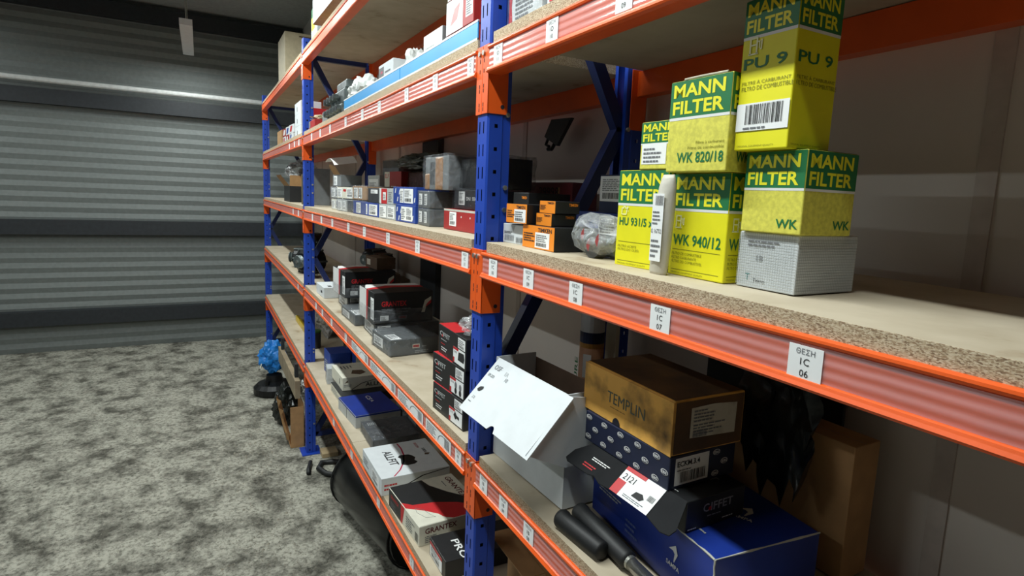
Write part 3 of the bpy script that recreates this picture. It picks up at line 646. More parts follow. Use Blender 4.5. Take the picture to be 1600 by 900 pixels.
# torn flap: hangs forward from the top front edge
fa, fb = Vector((-.1225, -.066, .0515)), Vector((.1225, -.066, .0515))
O = Vector((0, -.045, -.036)); 
poly = [(-.147, .92), (-.142, .55), (-.118, .1), (-.118, 0), (.1225, 0), (.139, .8), (.135, 1.02), (.118, 1.08), (.095, 1.0), (.066, .88), (.0, .94), (-.04, 1.0), (-.06, .9), (-.075, .97), (-.138, 1.0)]
mb = MB(); n_ = len(poly)
mb.add([tuple(Vector((u, -.0665, .0518))+O*v+Vector((0, 0, t_))) for t_ in (0, .0016) for u, v in poly], [tuple(range(n_)), tuple(range(2*n_-1, n_-1, -1))]+[(i, (i+1) % n_, (i+1) % n_+n_, i+n_) for i in range(n_)])
fp = mb.build('torn_flap', mat('matt black card', (30, 31, 33), .85, var=.1, spec=.2), ch)
ol = O.length; od = -O/ol; on_ = Vector((1, 0, 0)).cross(od)
def flapM(u, v): 
    p_ = Vector((u, -.0665, .0518))+O*v+on_*.0024
    return Matrix(((1, od.x, on_.x, p_.x), (0, od.y, on_.y, p_.y), (0, od.z, on_.z, p_.z), (0, 0, 0, 1)))
s = flat('sticker', [(0, 0), (.093, 0), (.093, ol*.9), (0, ol*.9)], PAPER, fp, flapM(-.012, .94))
flat('printed_panel', [(0, ol*.78), (.05, ol*.78), (.05, ol*.9), (0, ol*.9)], RED, s, T((0, 0, .0004))); flat('printed_panel', [(0, 0), (.02, 0), (.02, ol*.45), (0, ol*.45)], RED, s, T((-.0, .0, .0004)))
put_text(s, T((.006, ol*.5, .0006)), '2121', .011, INK, bold=0); flat('line_drawing', [(0, 0), (.02, 0), (.026, .006), (.018, .012), (.004, .01)], INK, s, T((.045, .012, .0006))); lines(s, T((.03, .004, .0006)), .05, .006, 2, GREYINK); bars(s, T((.075, .02, .0006)), .014, .01, INK)
lines(fp, flapM(-.09, .5), .05, .008, 2, WHITEFILL); lines(fp, flapM(-.1, .8), .035, .01, 2, RED)
ze = zc_+.052
eb = carton('carton', 'navy carton covered in repeated oval white logos under the oily ochre carton', 'box', (.437, .152), ze, .226, .15, .0565, 1, mat('dark navy carton', (24, 32, 58), .4, var=.1))
OV = [(.0085*math.cos(a*.5236), .0052*math.sin(a*.5236)) for a in range(12)]; OVI = [(x*.86, y*.82) for x, y in OV]
for f, fw in (('F', .232), ('R', .15)):
    for r_ in range(3):
        for c_ in range(int(fw/.046)+1):
            u = .012+c_*.046+(.02 if r_ % 2 else 0); v = .01+r_*.0185
            if u > fw-.012: continue
            if f == 'R' and u < .095: continue
            e_ = flat('oval_logo', OV, WHITEFILL, eb, fm(eb['dim'], f, u, v, .0008)); flat('oval_fill', OVI, eb.data.materials[0], e_, T((0, 0, .0004)))
            put_text(e_, T((-.006, -.0022, .0008)), 'EBS', .0046, WHITEFILL, wid=.012, bold=2)
s = sticker(eb, 'R', .012, .006, .075, .046, '', seed=1); put_text(s, T((.004, .031, .0006)), 'ECKM.3.4', .009, INK, wid=.05); lines(s, T((.004, .024, .0006)), .05, .004, 1, GREYINK); bars(s, T((.012, .004, .0006)), .055, .018, INK, 7)
zt_ = ze+.057
te = carton('carton', 'oil stained ochre carton with a thumb notch on top of the pile', 'box', (.43, .16), zt_, .245, .155, .091, -1, OCHRE, bevel=.003)
panel(te, 'T', .003, .003, .242, .152, OCHRED, 'oily_top', .0004); panel(te, 'R', .003, .003, .152, .088, OCHRED, 'oily_end', .0004)
sl = MB().box(-.1235, .1235, -.0805, -.0778, .0, .0895).build('front_flap', OCHRE, te, bevel=.001); 
text(te, 'F', .075, .036, 'TEMPLIN', .02, mat('grey green print', (88, 96, 84), .6), wid=.105, bold=0, lift=.0036); lines(te, fm(te['dim'], 'F', .085, .028, .0036), .07, .003, 1, mat('tan print', (150, 110, 60), .7))
flat('thumb_notch', [(.011*math.cos(math.pi*i/10), .013*math.sin(math.pi*i/10)) for i in range(11)], HOLE, te, fm(te['dim'], 'F', .105, .0006, .0036))
s = flat('sticker', [(0, .004), (.1, 0), (.101, .052), (.05, .056), (0, .054)], mat('stained label paper', (196, 192, 176), .7, col2=(120, 108, 84), scale=25, lo=.5, hi=.9), te, fm(te['dim'], 'R', .035, .022, .0011)); lines(s, T((.006, .03, .0005)), .05, .022, 4, GREYINK, seed=3); lines(s, T((.006, .008, .0005)), .07, .02, 4, GREYINK, seed=4); bars(s, T((.006, .004, .0006)), .03, .012, GREYINK)
# rubber gripped rods
g1 = empty('rubber_boot', (0, 0, zt('B', .4))); tag(g1, 'short black rubber sleeve lying on the board in front of the blue carton', 'sleeve')
MB().tube([(.342, .018, .018), (.346, .0185, .018), (.35, .019, .018), (.356, .019, .0175), (.46, .027, .0175), (.464, .0275, .0175)], [.0165, .018, .018, .0165, .0165, .013], 20).build('sleeve', RUBBER, g1, smooth=True)
g2 = empty('damper_rod', (0, 0, zt('B', .45))); tag(g2, 'black rubber sleeved damper with a bright chrome rod beside the blue carton', 'damper')
MB().tube([(.338, .062, .019), (.342, .062, .019), (.35, .0615, .019), (.36, .061, .0185), (.50, .051, .0185), (.506, .051, .0185)], [.0165, .0185, .0185, .017, .0165, .012], 20).build('sleeve', RUBBER, g2, smooth=True)
MB().tube([(.505, .051, .0185), (.512, .0505, .0185)], [.012, .0125], 16).build('collar', ZINC, g2); MB().tube([(.512, .0505, .0185), (.60, .045, .0165), (.66, .041, .0165)], [.011, .0125, .0125], 18).build('rod', CHROME, g2, smooth=True)
# sealant cartridge, white board strip, tan carton, torn black plastic, dark plate at the back
tb = empty('sealant_tube', (.022, .30, zt('B', .0))); tag(tb, 'tall tan sealant cartridge with blue band standing against the wall', 'tube')
def lathe(mb, prof, n=22):
    vs = [(r_*math.cos(2*math.pi*k/n), r_*math.sin(2*math.pi*k/n), zz) for r_, zz in prof for k in range(n)]
    fs = [(i*n+k, i*n+(k+1) % n, (i+1)*n+(k+1) % n, (i+1)*n+k) for i in range(len(prof)-1) for k in range(n)]
    return mb.add(vs, fs+[tuple(range(n))[::-1], tuple((len(prof)-1)*n+k for k in range(n))])
tan_ = mat('tan sleeve print', (178, 130, 96), .5)
lathe(MB(), [(.031, 0), (.031, .24)]).build('sleeve', tan_, tb, smooth=True); lathe(MB(), [(.0312, .24), (.0312, .252)]).build('gold_band', mat('gold band', (176, 128, 60), .4), tb); lathe(MB(), [(.0314, .252), (.0314, .28)]).build('blue_band', NAVYBOX, tb); lathe(MB(), [(.031, .28), (.031, .355), (.024, .362), (.008, .366), (.006, .40)]).build('white_end', WHITE, tb)
put_text(tb, front_frame(-.012, -.0318, .06) @ Matrix.Rotation(math.pi/2, 4, 'Z'), 'VENTURE', .014, GREEN, wid=.15); flat('sticker', [(-.011, 0), (.011, 0), (.011, .06), (-.011, .06)], PAPER, tb, Matrix(((.85, 0, .52, .019), (.52, 0, -.85, -.0262), (0, 1, 0, .165), (0, 0, 0, 1))))
wsx = MB().box(-.012, .03, 0, .012, 0, .36).build('board_strip', CREAM, loc=(.03, .345, zt('B', .0)), bevel=.001); tag(wsx, 'off white board strip leaning on the wall beside the sealant tube', 'board')
kb = carton('carton', 'plain tan carton at the back beside the blue carton', 'box', (.545, .388), zt('B', .4), .27, .07, .235, 0, KRAFT); panel(kb, 'F', .1, .001, .102, .234, BROWN, 'seam'); panel(kb, 'T', .001, .03, .269, .033, mat('parcel tape', (150, 112, 70), .3), 'tape')
mb = MB()
for i in range(13):
    for j in range(15):
        u, v = i/12, j/14; low = .04+.10*abs(u-.55)+.03*math.sin(i*2.2)
        zz = .33-(.33-low)*v; q = Vector((u*4, v*5, 2.3))
        mb.v.append((-.06+.15*u+.02*noise.noise(q), .03*noise.noise(q*1.3)+.012*noise.noise(q*4)-.012*v, zz))
for i in range(12):
    for j in range(14): a = i*15+j; mb.f.append((a, a+15, a+16, a+1))
bp_ = mb.build('torn_plastic', BAGBLACK, smooth=True, loc=(.545, .318, zt('B', .5)+.075)); tag(bp_, 'torn sheet of black plastic hanging over the tan carton', 'plastic sheet')
mp_ = MB().box(-.12, .2, 0, .008, 0, .40).build('flap_panel', mat('black rubber mat', (32, 36, 36), .6, var=.2), loc=(.41, .425, zt('B', .4)), bevel=.002); tag(mp_, 'flat black rubber panel leaning on the wall behind the ochre carton', 'panel')
# ================================================================== near bay, lowest shelf
kb2 = carton('carton', 'tan carton with a dark printed mark on the lowest shelf behind the post', 'box', (.04, .19), zt('A', .04), .2, .13, .24, -2, KRAFT)
shape(kb2, 'F', [(.09, .09), (.12, .08), (.13, .11), (.115, .13), (.1, .12)], BLACK); shape(kb2, 'F', [(.13, .07), (.145, .06), (.15, .08), (.14, .09)], BLACK); MB().box(-.1, .1, -.12, -.066, .239, .2415).build('flap', KRAFT, kb2)
gb = crumple('plastic_bag', 'pale grey plastic bag beside the marked tan carton on the lowest shelf', 'bag', (-.02, .09, zt('A', 0)), (.1, .05, .12), BAGGREY, 21, .3)
# ================================================================== near bay, fourth shelf
rb = carton('carton', 'white carton with red edge in clear film beside the blue upright, fourth shelf', 'box', (.095, .11), zt('D', .18), .14, .16, .11, 0, WHITE); shape(rb, 'F', [(0, 0), (.02, 0), (.012, .05), (.02, .109), (0, .109)], RED); lines(rb, fm(rb['dim'], 'F', .03, .02, .001), .09, .07, 8, GREYINK); wrap(rb, FILM, 0, 1, 4)
rb2 = carton('carton', 'white carton with pink lettering beside the film wrapped carton, fourth shelf', 'box', (.24, .11), zt('D', .31), .13, .15, .1, 0, WHITE); lines(rb2, fm(rb2['dim'], 'F', .01, .01, .001), .11, .05, 4, RED, seed=9)
#PART3
# ================================================================== middle bay, second shelf
zb = zt('B', -2.2)+.0005
SILV = mat('silver grey carton', (86, 90, 92), .4, var=.1)
def brake_box(label, c, z0, w, d, h, rot, style='photo', body=BLACK, wrapped=None, group='black brake part cartons'):
    bx = carton('brake_box', label, 'box', c, z0, w, d, h, rot, body, group)
    if style == 'big':
        panel(bx, 'F', .001, .001, w*.48, h-.001, WHITEFILL); shape(bx, 'F', [(w*.48, .001), (w*.55, .001), (w*.62, h-.001), (w*.48, h-.001)], RED); sticker(bx, 'F', w*.78, h*.12, w*.2, h*.7, 'l', seed=2)
        shape(bx, 'T', [(.002, d-.002), (.002, d*.1), (w*.35, .002), (w*.45, .002), (w*.2, d*.4), (w*.3, d-.002)], WHITEFILL); shape(bx, 'T', [(w*.45, .002), (w*.6, .002), (w*.42, d*.5), (w*.5, d-.002), (w*.3, d-.002), (w*.2, d*.4)], RED)
        text(bx, 'R', d*.12, h*.55, 'GRANTEX', h*.17, RED, wid=d*.42, bold=1); lines(bx, fm(bx['dim'], 'R', d*.12, h*.3, .0005), d*.5, h*.2, 4, GREYINK, seed=4)
        shape(bx, 'R', [(d*.8, h*.3), (d*.86, h*.3), (d*.89, h*.55), (d*.97, h*.72), (d*.97, h*.82), (d*.86, h*.7)], CREAM); shape(bx, 'R', [(d*.86, h*.45), (d*.97, h*.6), (d*.97, h*.72), (d*.89, h*.58)], RED)
        sticker(bx, 'R', d*.1, h*.1, d*.14, h*.16, 'l'); panel(bx, 'R', d*.4, h*.12, d*.55, h*.24, GREYINK); panel(bx, 'R', d*.42, h*.15, d*.53, h*.2, RED)
    elif style == 'flat':
        sticker(bx, 'F', w*.1, h*.2, w*.5, h*.6, 'lb', seed=5); sticker(bx, 'T', w*.55, d*.03, w*.4, d*.22, 'lb', seed=6); panel(bx, 'R', d*.45, h*.4, d*.6, h*.66, CREAM); panel(bx, 'R', d*.46, h*.45, d*.59, h*.61, RED); lines(bx, fm(bx['dim'], 'R', d*.5, h*.1, .0005), d*.3, h*.2, 2, LGREY); lines(bx, fm(bx['dim'], 'R', d*.65, h*.45, .0005), d*.15, h*.16, 1, LGREY)
    elif style == 'end':
        sticker(bx, 'F', w*.08, h*.1, w*.8, h*.75, 'lb', seed=7); sticker(bx, 'R', d*.03, h*.6, d*.2, h*.3, 'l'); panel(bx, 'R', d*.35, h*.6, d*.55, h*.8, LGREY)
    if wrapped: wrap(bx, FILM, 0, wrapped, int(w*1000))
    return bx
brake_box('black film wrapped flat carton in front of the tall black brake cartons', (-.968, .124), zb, .207, .19, .061, 4, 'flat', SILV, 1)
g2 = brake_box('black film wrapped carton under the tall carton with red swoosh, beside the flat grey carton', (-1.235, .19), zb, .225, .27, .062, -2, 'end', BLACK, 1)
g1 = brake_box('tall black brake carton with red and cream swoosh by the dark wall column', (-1.235, .165), zb+.0665, .225, .25, .128, 1.5, 'big', wrapped=.42)
brake_box('small clear wrapped carton between the two stacks of brake cartons', (-1.54, .125), zb, .27, .19, .047, 1, 'flat', SILV, 1)
g5 = brake_box('black film wrapped carton under the tall brake carton beside the white carton', (-1.86, .22), zb, .25, .29, .074, -1, 'end', BLACK, 1)
g4 = brake_box('tall black brake carton with red lettering, dark brown carton on its back', (-1.80, .165), zb+.0785, .25, .25, .128, 2, 'big', wrapped=.35)
brn = carton('carton', 'dark brown carton lying on the tall brake carton', 'box', (-1.80, .25), zb+.2075, .16, .1, .06, 6, BROWN); panel(brn, 'F', .02, .015, .07, .045, CREAM)
wb_ = carton('carton', 'white carton with a hand slot on the board beside the far upright', 'box', (-2.23, .072), zb, .22, .1, .06, 1, WHITE); panel(wb_, 'F', .13, .022, .17, .036, HOLE, 'hand_slot'); panel(wb_, 'T', .15, .03, .19, .05, INK)
bbx = carton('carton', 'small blue and white carton behind the white carton', 'box', (-2.36, .19), zb, .13, .1, .1, 1, WHITE); panel(bbx, 'R', .004, .004, .096, .096, BLUEBOX); lines(bbx, fm(bbx['dim'], 'R', .02, .06, .0006), .06, .02, 2, WHITEFILL)
def alternator(label, c, r, ln, ang=0, m=CASTBLK, group=None):
    e = empty('engine_part', c, ang); tag(e, label, 'engine part', group)
    MB().tube([(0, -ln/2, r), (0, -ln*.42, r), (0, ln*.42, r), (0, ln/2, r)], [r*.7, r, r, r*.75], 18).build('housing', m, e)
    MB().tube([(0, -ln*.5-.035, r), (0, -ln*.5-.028, r), (0, -ln*.5-.02, r), (0, -ln*.5-.008, r), (0, -ln*.5, r)], [r*.5, r*.55, r*.42, r*.55, r*.3], 18).build('pulley', CASTGRY, e)
    for k in range(6):
        g = k*math.pi/3; MB().tube([(r*1.02*math.cos(g), -ln*.45, r+r*1.02*math.sin(g)), (r*1.02*math.cos(g), ln*.45, r+r*1.02*math.sin(g))], r*.09, 6).build('through_bolt', CASTGRY, e)
    MB().tube([(0, -ln*.5-.04, r), (0, -ln*.5-.03, r)], r*.16, 6).build('nut', CHROME, e)
    return e
alternator('black alternator with chrome nut lying in a crate at the back by the far upright', (-2.26, .34, zb+.1425), .06, .12, .6)
alternator('larger black alternator leaning by the wall behind the brown carton', (-2.1, .345, zb+.1425), .055, .1, .3)
crt = carton('crate', 'low dark crate of printed cardboard carrying the alternators', 'crate', (-2.18, .345), zb, .34, .15, .142, 0, BROWN); panel(crt, 'F', .04, .09, .17, .135, CREAM); lines(crt, fm(crt['dim'], 'F', .05, .095, .0006), .1, .035, 3, BROWN)
# black cartons stacked against the near upright
def chefft(label, c, z0, w, d, h, rot, k):
    bx = carton('gasket_box', label, 'box', c, z0, w, d, h, rot, BLACK, 'black cartons stacked by the near upright')
    text(bx, 'F', w*.06, h*.64, 'C', h*.17, LGREY, wid=w*.1); text(bx, 'F', w*.17, h*.64, 'IFFET', h*.15, LGREY, wid=w*.26); flat('printed_panel', [(.004*math.cos(a*.5236), .004*math.sin(a*.5236)) for a in range(12)], RED, bx, fm(bx['dim'], 'F', w*.15, h*.66, .0006))
    lines(bx, fm(bx['dim'], 'F', w*.1, h*.52, .0006), w*.35, h*.06, 1, LGREY); lines(bx, fm(bx['dim'], 'F', w*.1, h*.38, .0006), w*.25, h*.06, 1, RED); lines(bx, fm(bx['dim'], 'F', w*.12, h*.16, .0006), w*.22, h*.16, 2, WHITEFILL)
    s = flat('sticker', [(0, 0), (w*.4, 0), (w*.4, h*.5), (0, h*.5)], PAPER, bx, fm(bx['dim'], 'F', w*.57, h*.06, .0005)); flat('printed_panel', [(0, h*.42), (w*.18, h*.42), (w*.18, h*.5), (0, h*.5)], RED, s, T((0, 0, .0003))); flat('printed_panel', [(0, 0), (w*.05, 0), (w*.05, h*.16), (0, h*.16)], RED, s, T((0, 0, .0003)))
    if k == 2: flat('line_drawing', [(0, 0), (.04, 0), (.045, .012), (.04, .025), (.004, .022)], INK, s, T((w*.17, h*.14, .0004)))
    elif k == 1:
        for q in range(4): flat('line_drawing', [(.007*math.cos(a*.5236), .009*math.sin(a*.5236)) for a in range(12)], INK if q < 2 else GREYINK, s, T((w*(.18+.13*(q % 2)), h*(.12 if q < 2 else .3), .0004)))
    else: flat('line_drawing', [(0, .01), (.012, 0), (.02, .006), (.034, .004), (.034, .012), (.02, .014), (.01, .022)], INK, s, T((w*.14, h*.16, .0004)))
    put_text(s, T((w*.03, h*.32, .0004)), ('1213', '1016', '1005')[k], h*.07, GREYINK, wid=w*.1, bold=0)
    sticker(bx, 'F', w*.73, h*.6, w*.24, h*.34, 'lb', seed=k)
    panel(bx, 'T', .001, .001, w*.6, d-.001, RED); return bx
zb3 = zt('B', -.2)
chefft('black carton with white product label, lowest of three against the near upright', (-.229, .062), zb3+.0005, .198, .1, .077, 3, 0)
chefft('black carton with white product label, middle of three against the near upright', (-.237, .065), zb3+.078, .207, .1, .083, 3, 1)
chefft('black carton with white product label and red top, topmost of three against the near upright', (-.225, .07), zb3+.1615, .205, .1, .082, -1, 2)
pb_ = crumple('plastic_bag', 'crumpled clear bag of small parts on the topmost black carton', 'bag', (-.15, .06, zb3+.244), (.085, .08, .06), BAGCLEAR, 9, .3)
MB().tube([(-.02, 0, .015), (.02, .01, .02)], .012, 10).build('small_part', CASTGRY, pb_); MB().tube([(0, -.02, .012), (.01, .02, .012)], .009, 10).build('small_part', CASTBLK, pb_)

# ================================================================== middle bay, lowest shelf
za = zt('A', -1)
al2 = carton('brake_box', 'white brake carton with a black brake pad picture beside the red and black one', 'box', (-.933, .122), za, .285, .265, .067, 0, WHITE)
text(al2, 'T', .065, .06, 'ALLFIT', .034, INK, wid=.13, ang=0); PINK = mat('crimson print', (176, 30, 70), .5)
arc = [(.0+.285*(i/12)*.98+.003, .22-.13*math.sin((i/12)*1.57)) for i in range(13)]
sw = [(.01, .135), (.06, .137), (.12, .13), (.18, .112), (.24, .08), (.282, .045)]
shape(al2, 'T', sw+[(x, y+.006) for x, y in reversed(sw)], PINK)
shape(al2, 'T', [(.12, .115), (.135, .105), (.15, .112), (.2, .1), (.215, .12), (.212, .15), (.2, .165), (.18, .158), (.16, .168), (.14, .162), (.125, .15)], BLACK, 'line_drawing')
text(al2, 'T', .03, .2, 'RAYON', .012, RED, bold=0, wid=.05); text(al2, 'T', .09, .215, 'SORTE', .012, INK, wid=.04); shape(al2, 'T', [(.135, .215), (.15, .21), (.155, .225), (.14, .235)], BROWN)
sticker(al2, 'F', .15, .008, .1, .045, 'lb', seed=2); lines(al2, fm(al2['dim'], 'F', .02, .02, .0006), .1, .03, 3, GREYINK); lines(al2, fm(al2['dim'], 'R', .01, .02, .0006), .05, .03, 2, RED); shape(al2, 'R', [(.08, .02), (.16, .05), (.26, .062), (.26, .064), (.155, .053), (.08, .023)], INK)
gw = carton('brake_box', 'white, black and red brake carton with curved bands next to the white one', 'box', (-.585, .125), za, .285, .24, .067, 3, CREAM)
shape(gw, 'T', [(.002, .238), (.002, .12), (.13, .002), (.15, .002), (.135, .1), (.16, .18), (.2, .238)], CREAM); shape(gw, 'T', [(.002, .12), (.002, .002), (.12, .002), (.16, .03), (.17, .1), (.2, .17), (.26, .238), (.21, .238), (.12, .17), (.05, .13)], BLACK, lift=.0004)
shape(gw, 'T', [(.12, .002), (.16, .002), (.2, .05), (.27, .1), (.283, .12), (.283, .238), (.26, .238), (.2, .17), (.165, .1), (.15, .03)], RED, lift=.0005); shape(gw, 'T', [(.16, .002), (.283, .002), (.283, .1), (.24, .085), (.2, .05)], CREAM, lift=.0006)
text(gw, 'T', .02, .2, 'GRANTEX', .022, MAROON, wid=.16, ang=0, lift=.0008); lines(gw, fm(gw['dim'], 'T', .04, .18, .0008), .07, .008, 1, GREYINK)
MB().tube([Vector(p_) for p_ in ((.03, -.09, .0678), (.06, -.095, .0678), (.1, -.08, .0678), (.11, -.05, .0678), (.09, -.06, .0678), (.05, -.07, .0678), (.03, -.09, .0678))], .0006, 4).build('line_drawing', GREYINK, gw)
panel(gw, 'F', .001, .001, .12, .066, BLACK); text(gw, 'F', .02, .04, 'GRANTEX', .012, RED, wid=.08); lines(gw, fm(gw['dim'], 'F', .02, .01, .0006), .07, .02, 3, GREYINK); shape(gw, 'F', [(.12, .001), (.135, .001), (.155, .066), (.12, .066)], RED); lines(gw, fm(gw['dim'], 'F', .17, .012, .0006), .09, .042, 5, GREYINK); bars(gw, fm(gw['dim'], 'F', .25, .008, .0006), .028, .03, INK)
text(gw, 'R', .02, .038, 'GRANTEX', .018, MAROON, wid=.11); lines(gw, fm(gw['dim'], 'R', .02, .008, .0006), .06, .025, 4, GREYINK)
pr = carton('brake_box', 'black carton with white capital lettering and a red striped label at the near upright', 'box', (-.318, .155), za, .14, .25, .058, -1, BLACK)
text(pr, 'T', .045, .05, 'PRO', .024, WHITEFILL, wid=.1, ang=.0); s = sticker(pr, 'F', .006, .004, .105, .046, 'lb', seed=3); flat('printed_panel', [(0, .036), (.105, .036), (.105, .046), (0, .046)], RED, s, T((0, 0, .0004)))
cs = carton('filter_box', 'royal blue topped carton with white lettering beside the yellow sticker', 'box', (-1.60, .145), za, .29, .22, .06, 4, LGREY)
panel(cs, 'T', .001, .001, .289, .219, BLUEPR); panel(cs, 'F', .001, .052, .289, .0595, BLUEPR); panel(cs, 'R', .001, .052, .219, .0595, BLUEPR); text(cs, 'T', .04, .12, 'CS', .024, WHITEFILL, wid=.06); text(cs, 'T', .105, .125, 'A', .018, WHITEFILL, wid=.03); panel(cs, 'F', .14, .0, .146, .052, BLACK, 'seam')
gf = carton('brake_box', 'dark grey film wrapped carton between the blue topped and white cartons', 'box', (-1.295, .165), za, .23, .21, .045, -1, CHARC); wrap(gf, FILM, 0, 1, 7); sticker(gf, 'T', .13, .012, .06, .04, 'l', m=BLACK); lines(gf, fm(gf['dim'], 'T', .03, .02, .0006), .05, .04, 5, LGREY)
cn = carton('brake_box', 'dark carton marked in black at the back behind the grey film wrapped carton', 'box', (-1.42, .345), za, .28, .14, .075, 2, GREY); text(cn, 'F', .06, .045, 'CANI', .018, INK, wid=.12)
yb = carton('brake_box', 'black carton with a yellow diamond sticker under the white carton', 'box', (-1.905, .19), za, .26, .29, .048, 1, BLACK); flat('sticker', [(0, -.02), (.02, 0), (0, .02), (-.02, 0)], mat('lime sticker', (196, 200, 30), .5), yb, fm(yb['dim'], 'R', .045, .024, .0006)); panel(yb, 'F', .002, .002, .258, .046, CREAM); lines(yb, fm(yb['dim'], 'F', .02, .01, .0006), .2, .03, 4, GREYINK)
al1 = carton('brake_box', 'off white brake carton on the black carton with the yellow sticker', 'box', (-1.99, .2), za+.0485, .265, .265, .07, 1, CREAM); text(al1, 'R', .12, .012, 'ALLFIT', .022, INK, wid=.11); shape(al1, 'R', [(.05, .002), (.1, .03), (.2, .05), (.2, .052), (.1, .034), (.048, .005)], INK); shape(al1, 'T', [(.14, .08), (.2, .06), (.23, .1), (.2, .14), (.15, .13)], BROWN); panel(al1, 'F', .19, .02, .2, .05, INK, 'hand_slot'); shape(al1, 'R', [(.01, .04), (.03, .045), (.025, .055)], BROWN); lines(al1, fm(al1['dim'], 'R', .008, .02, .0006), .04, .015, 2, GREYINK); lines(al1, fm(al1['dim'], 'T', .05, .03, .0006), .06, .07, 4, GREYINK)
ep = carton('brake_box', 'off white carton with black lettering behind the blue carton at the far upright', 'box', (-2.3, .31), za, .24, .2, .155, 1, CREAM); text(ep, 'R', .05, .07, 'EPP', .022, INK, wid=.07); panel(ep, 'T', .001, .001, .239, .199, BLUEBOX); panel(ep, 'F', .001, .08, .239, .154, BLUEBOX)
bl2 = carton('carton', 'faded blue carton standing at the far upright on the lowest shelf', 'box', (-2.35, .14), za, .16, .12, .14, 2, BLUEBOX); lines(bl2, fm(bl2['dim'], 'F', .02, .03, .0006), .1, .06, 4, LGREY)
wl2 = carton('carton', 'small crushed white carton between the faded blue and off white cartons', 'box', (-2.19, .09), za, .1, .08, .09, -6, WHITE); wrap(wl2, FILM, 0, 1, 6, amp=.006); lines(wl2, fm(wl2['dim'], 'F', .01, .02, .0006), .07, .05, 5, GREYINK)
dk = crumple('dark_bundle', 'dark folded cable bundle hanging inside the frame by the far upright', 'cable', (-2.50, .27, za), (.08, .12, .28), BAGBLACK, 5, .35)

# ================================================================== middle bay, third shelf
zc = zt('C', -.05)+.0005
def zC(x): return zt('C', min(0, x+.12))+.0004
rd = carton('carton', 'red carton with a white sticker beside the near upright', 'box', (-.343, .153), zC(-.343), .222, .15, .06, 1, REDBOX); sticker(rd, 'F', .045, .012, .05, .04, 'lb'); panel(rd, 'F', .001, .054, .221, .0598, WORN, 'worn_edge')
for u in (.13, .19): flat('scuff', [(.003*math.cos(a*.7854), .003*math.sin(a*.7854)) for a in range(8)], WHITEFILL, rd, fm(rd['dim'], 'F', u, .04, .0006))
bw = carton('carton', 'black film wrapped carton with a white sticker on the red carton', 'box', (-.32, .165), zC(-.343)+.0615, .2, .13, .055, 4, CHARC); sticker(bw, 'F', .03, .012, .038, .038, 'lb'); text(bw, 'F', .078, .025, 'DNI  SEM', .01, WHITEFILL, wid=.06); wrap(bw, DARKFILM, 0, 1, 3, g=.003, amp=.004)
for k in range(2):
    g = carton('carton', f"grey film wrapped carton, {('lower', 'upper')[k]} of the pair beside the blue carton", 'box', (-.60, .125), zC(-.6)+.056*k, .125, .12, .053, -3, SILV, 'grey film wrapped cartons'); sticker(g, 'F', .01, .01, .035, .035, 'l', seed=k); sticker(g, 'F', .07, .01, .03, .035, 'l', seed=k+4); wrap(g, FILM, 0, 1, k+8, g=.0012, amp=.0015)
def lab_box(name, label, c, z0, w, d, h, rot, m, stk, extra=None, wrapped=False, group='parts cartons on the third shelf'):
    bx = carton(name, label, 'box', c, z0, w, d, h, rot, m, group)
    for k, (a, b_) in enumerate(stk): sticker(bx, 'F', w*a, h*.1, w*b_, h*.8, 'lb' if k % 2 else 'l', seed=int(c[0]*-100)+k)
    if wrapped: wrap(bx, FILM, 0, 1, int(-c[0]*50))
    return bx
def diag(bx, us, m=WHITEFILL):
    for u, v in us: shape(bx, 'F', [(u, v), (u+.008, v), (u+.014, v+.016), (u+.006, v+.016)], m)
b1 = lab_box('carton', 'blue carton with white dashes and torn labels, lower one beside the grey film cartons', (-.80, .125), zC(-.8), .2, .12, .06, 2, BLUEBOX, ((.3, .25), (.55, .32))); diag(b1, ((.01, .035), (.03, .005), (.05, .03), (.17, .01)))
b2 = lab_box('carton', 'blue carton with two white labels, upper one beside the kraft tower', (-.83, .13), zC(-.83)+.0605, .24, .12, .062, 2, BLUEBOX, ((.32, .16), (.5, .38))); diag(b2, ((.02, .04), (.045, .01), (.065, .035), (.22, .01)))
p1 = lab_box('carton', 'white paper wrapped carton under the red and white carton', (-1.03, .125), zC(-1.03), .2, .12, .055, 2, LGREY, ((.04, .42), (.55, .4)))
p2 = lab_box('carton', 'blue and white carton with a dark logo, under the charcoal carton', (-1.26, .125), zC(-1.26), .19, .12, .055, 2, BLUEBOX, ((.06, .12), (.3, .62))); shape(p2, 'F', [(.09, .018), (.13, .02), (.14, .03), (.1, .036)], NAVYBOX)
r1 = lab_box('carton', 'red and white striped carton beside the upper blue carton', (-1.065, .13), zC(-1.06)+.0565, .17, .12, .06, 3, LGREY, ()); panel(r1, 'F', .03, .001, .1, .059, RED); panel(r1, 'F', .015, .001, .03, .059, WHITEFILL); sticker(r1, 'F', .05, .015, .035, .03, 'l'); lines(r1, fm(r1['dim'], 'F', .115, .01, .0006), .045, .04, 6, GREYINK)
ck = lab_box('carton', 'charcoal carton with a small white label beside the red striped one', (-1.245, .13), zC(-1.24)+.0565, .16, .12, .06, 3, CHARC, ()); sticker(ck, 'F', .04, .038, .09, .016, 'l')
bf1 = lab_box('carton', 'blue film wrapped carton with a cream label on the board', (-1.475, .125), zC(-1.47), .2, .12, .058, 3, BLUEBOX, ((.25, .35),), wrapped=True)
bf2 = lab_box('carton', 'brown film wrapped carton on the blue film wrapped one', (-1.50, .13), zC(-1.5)+.064, .22, .12, .06, 3, KRAFT, ((.1, .3), (.45, .25)), wrapped=True)
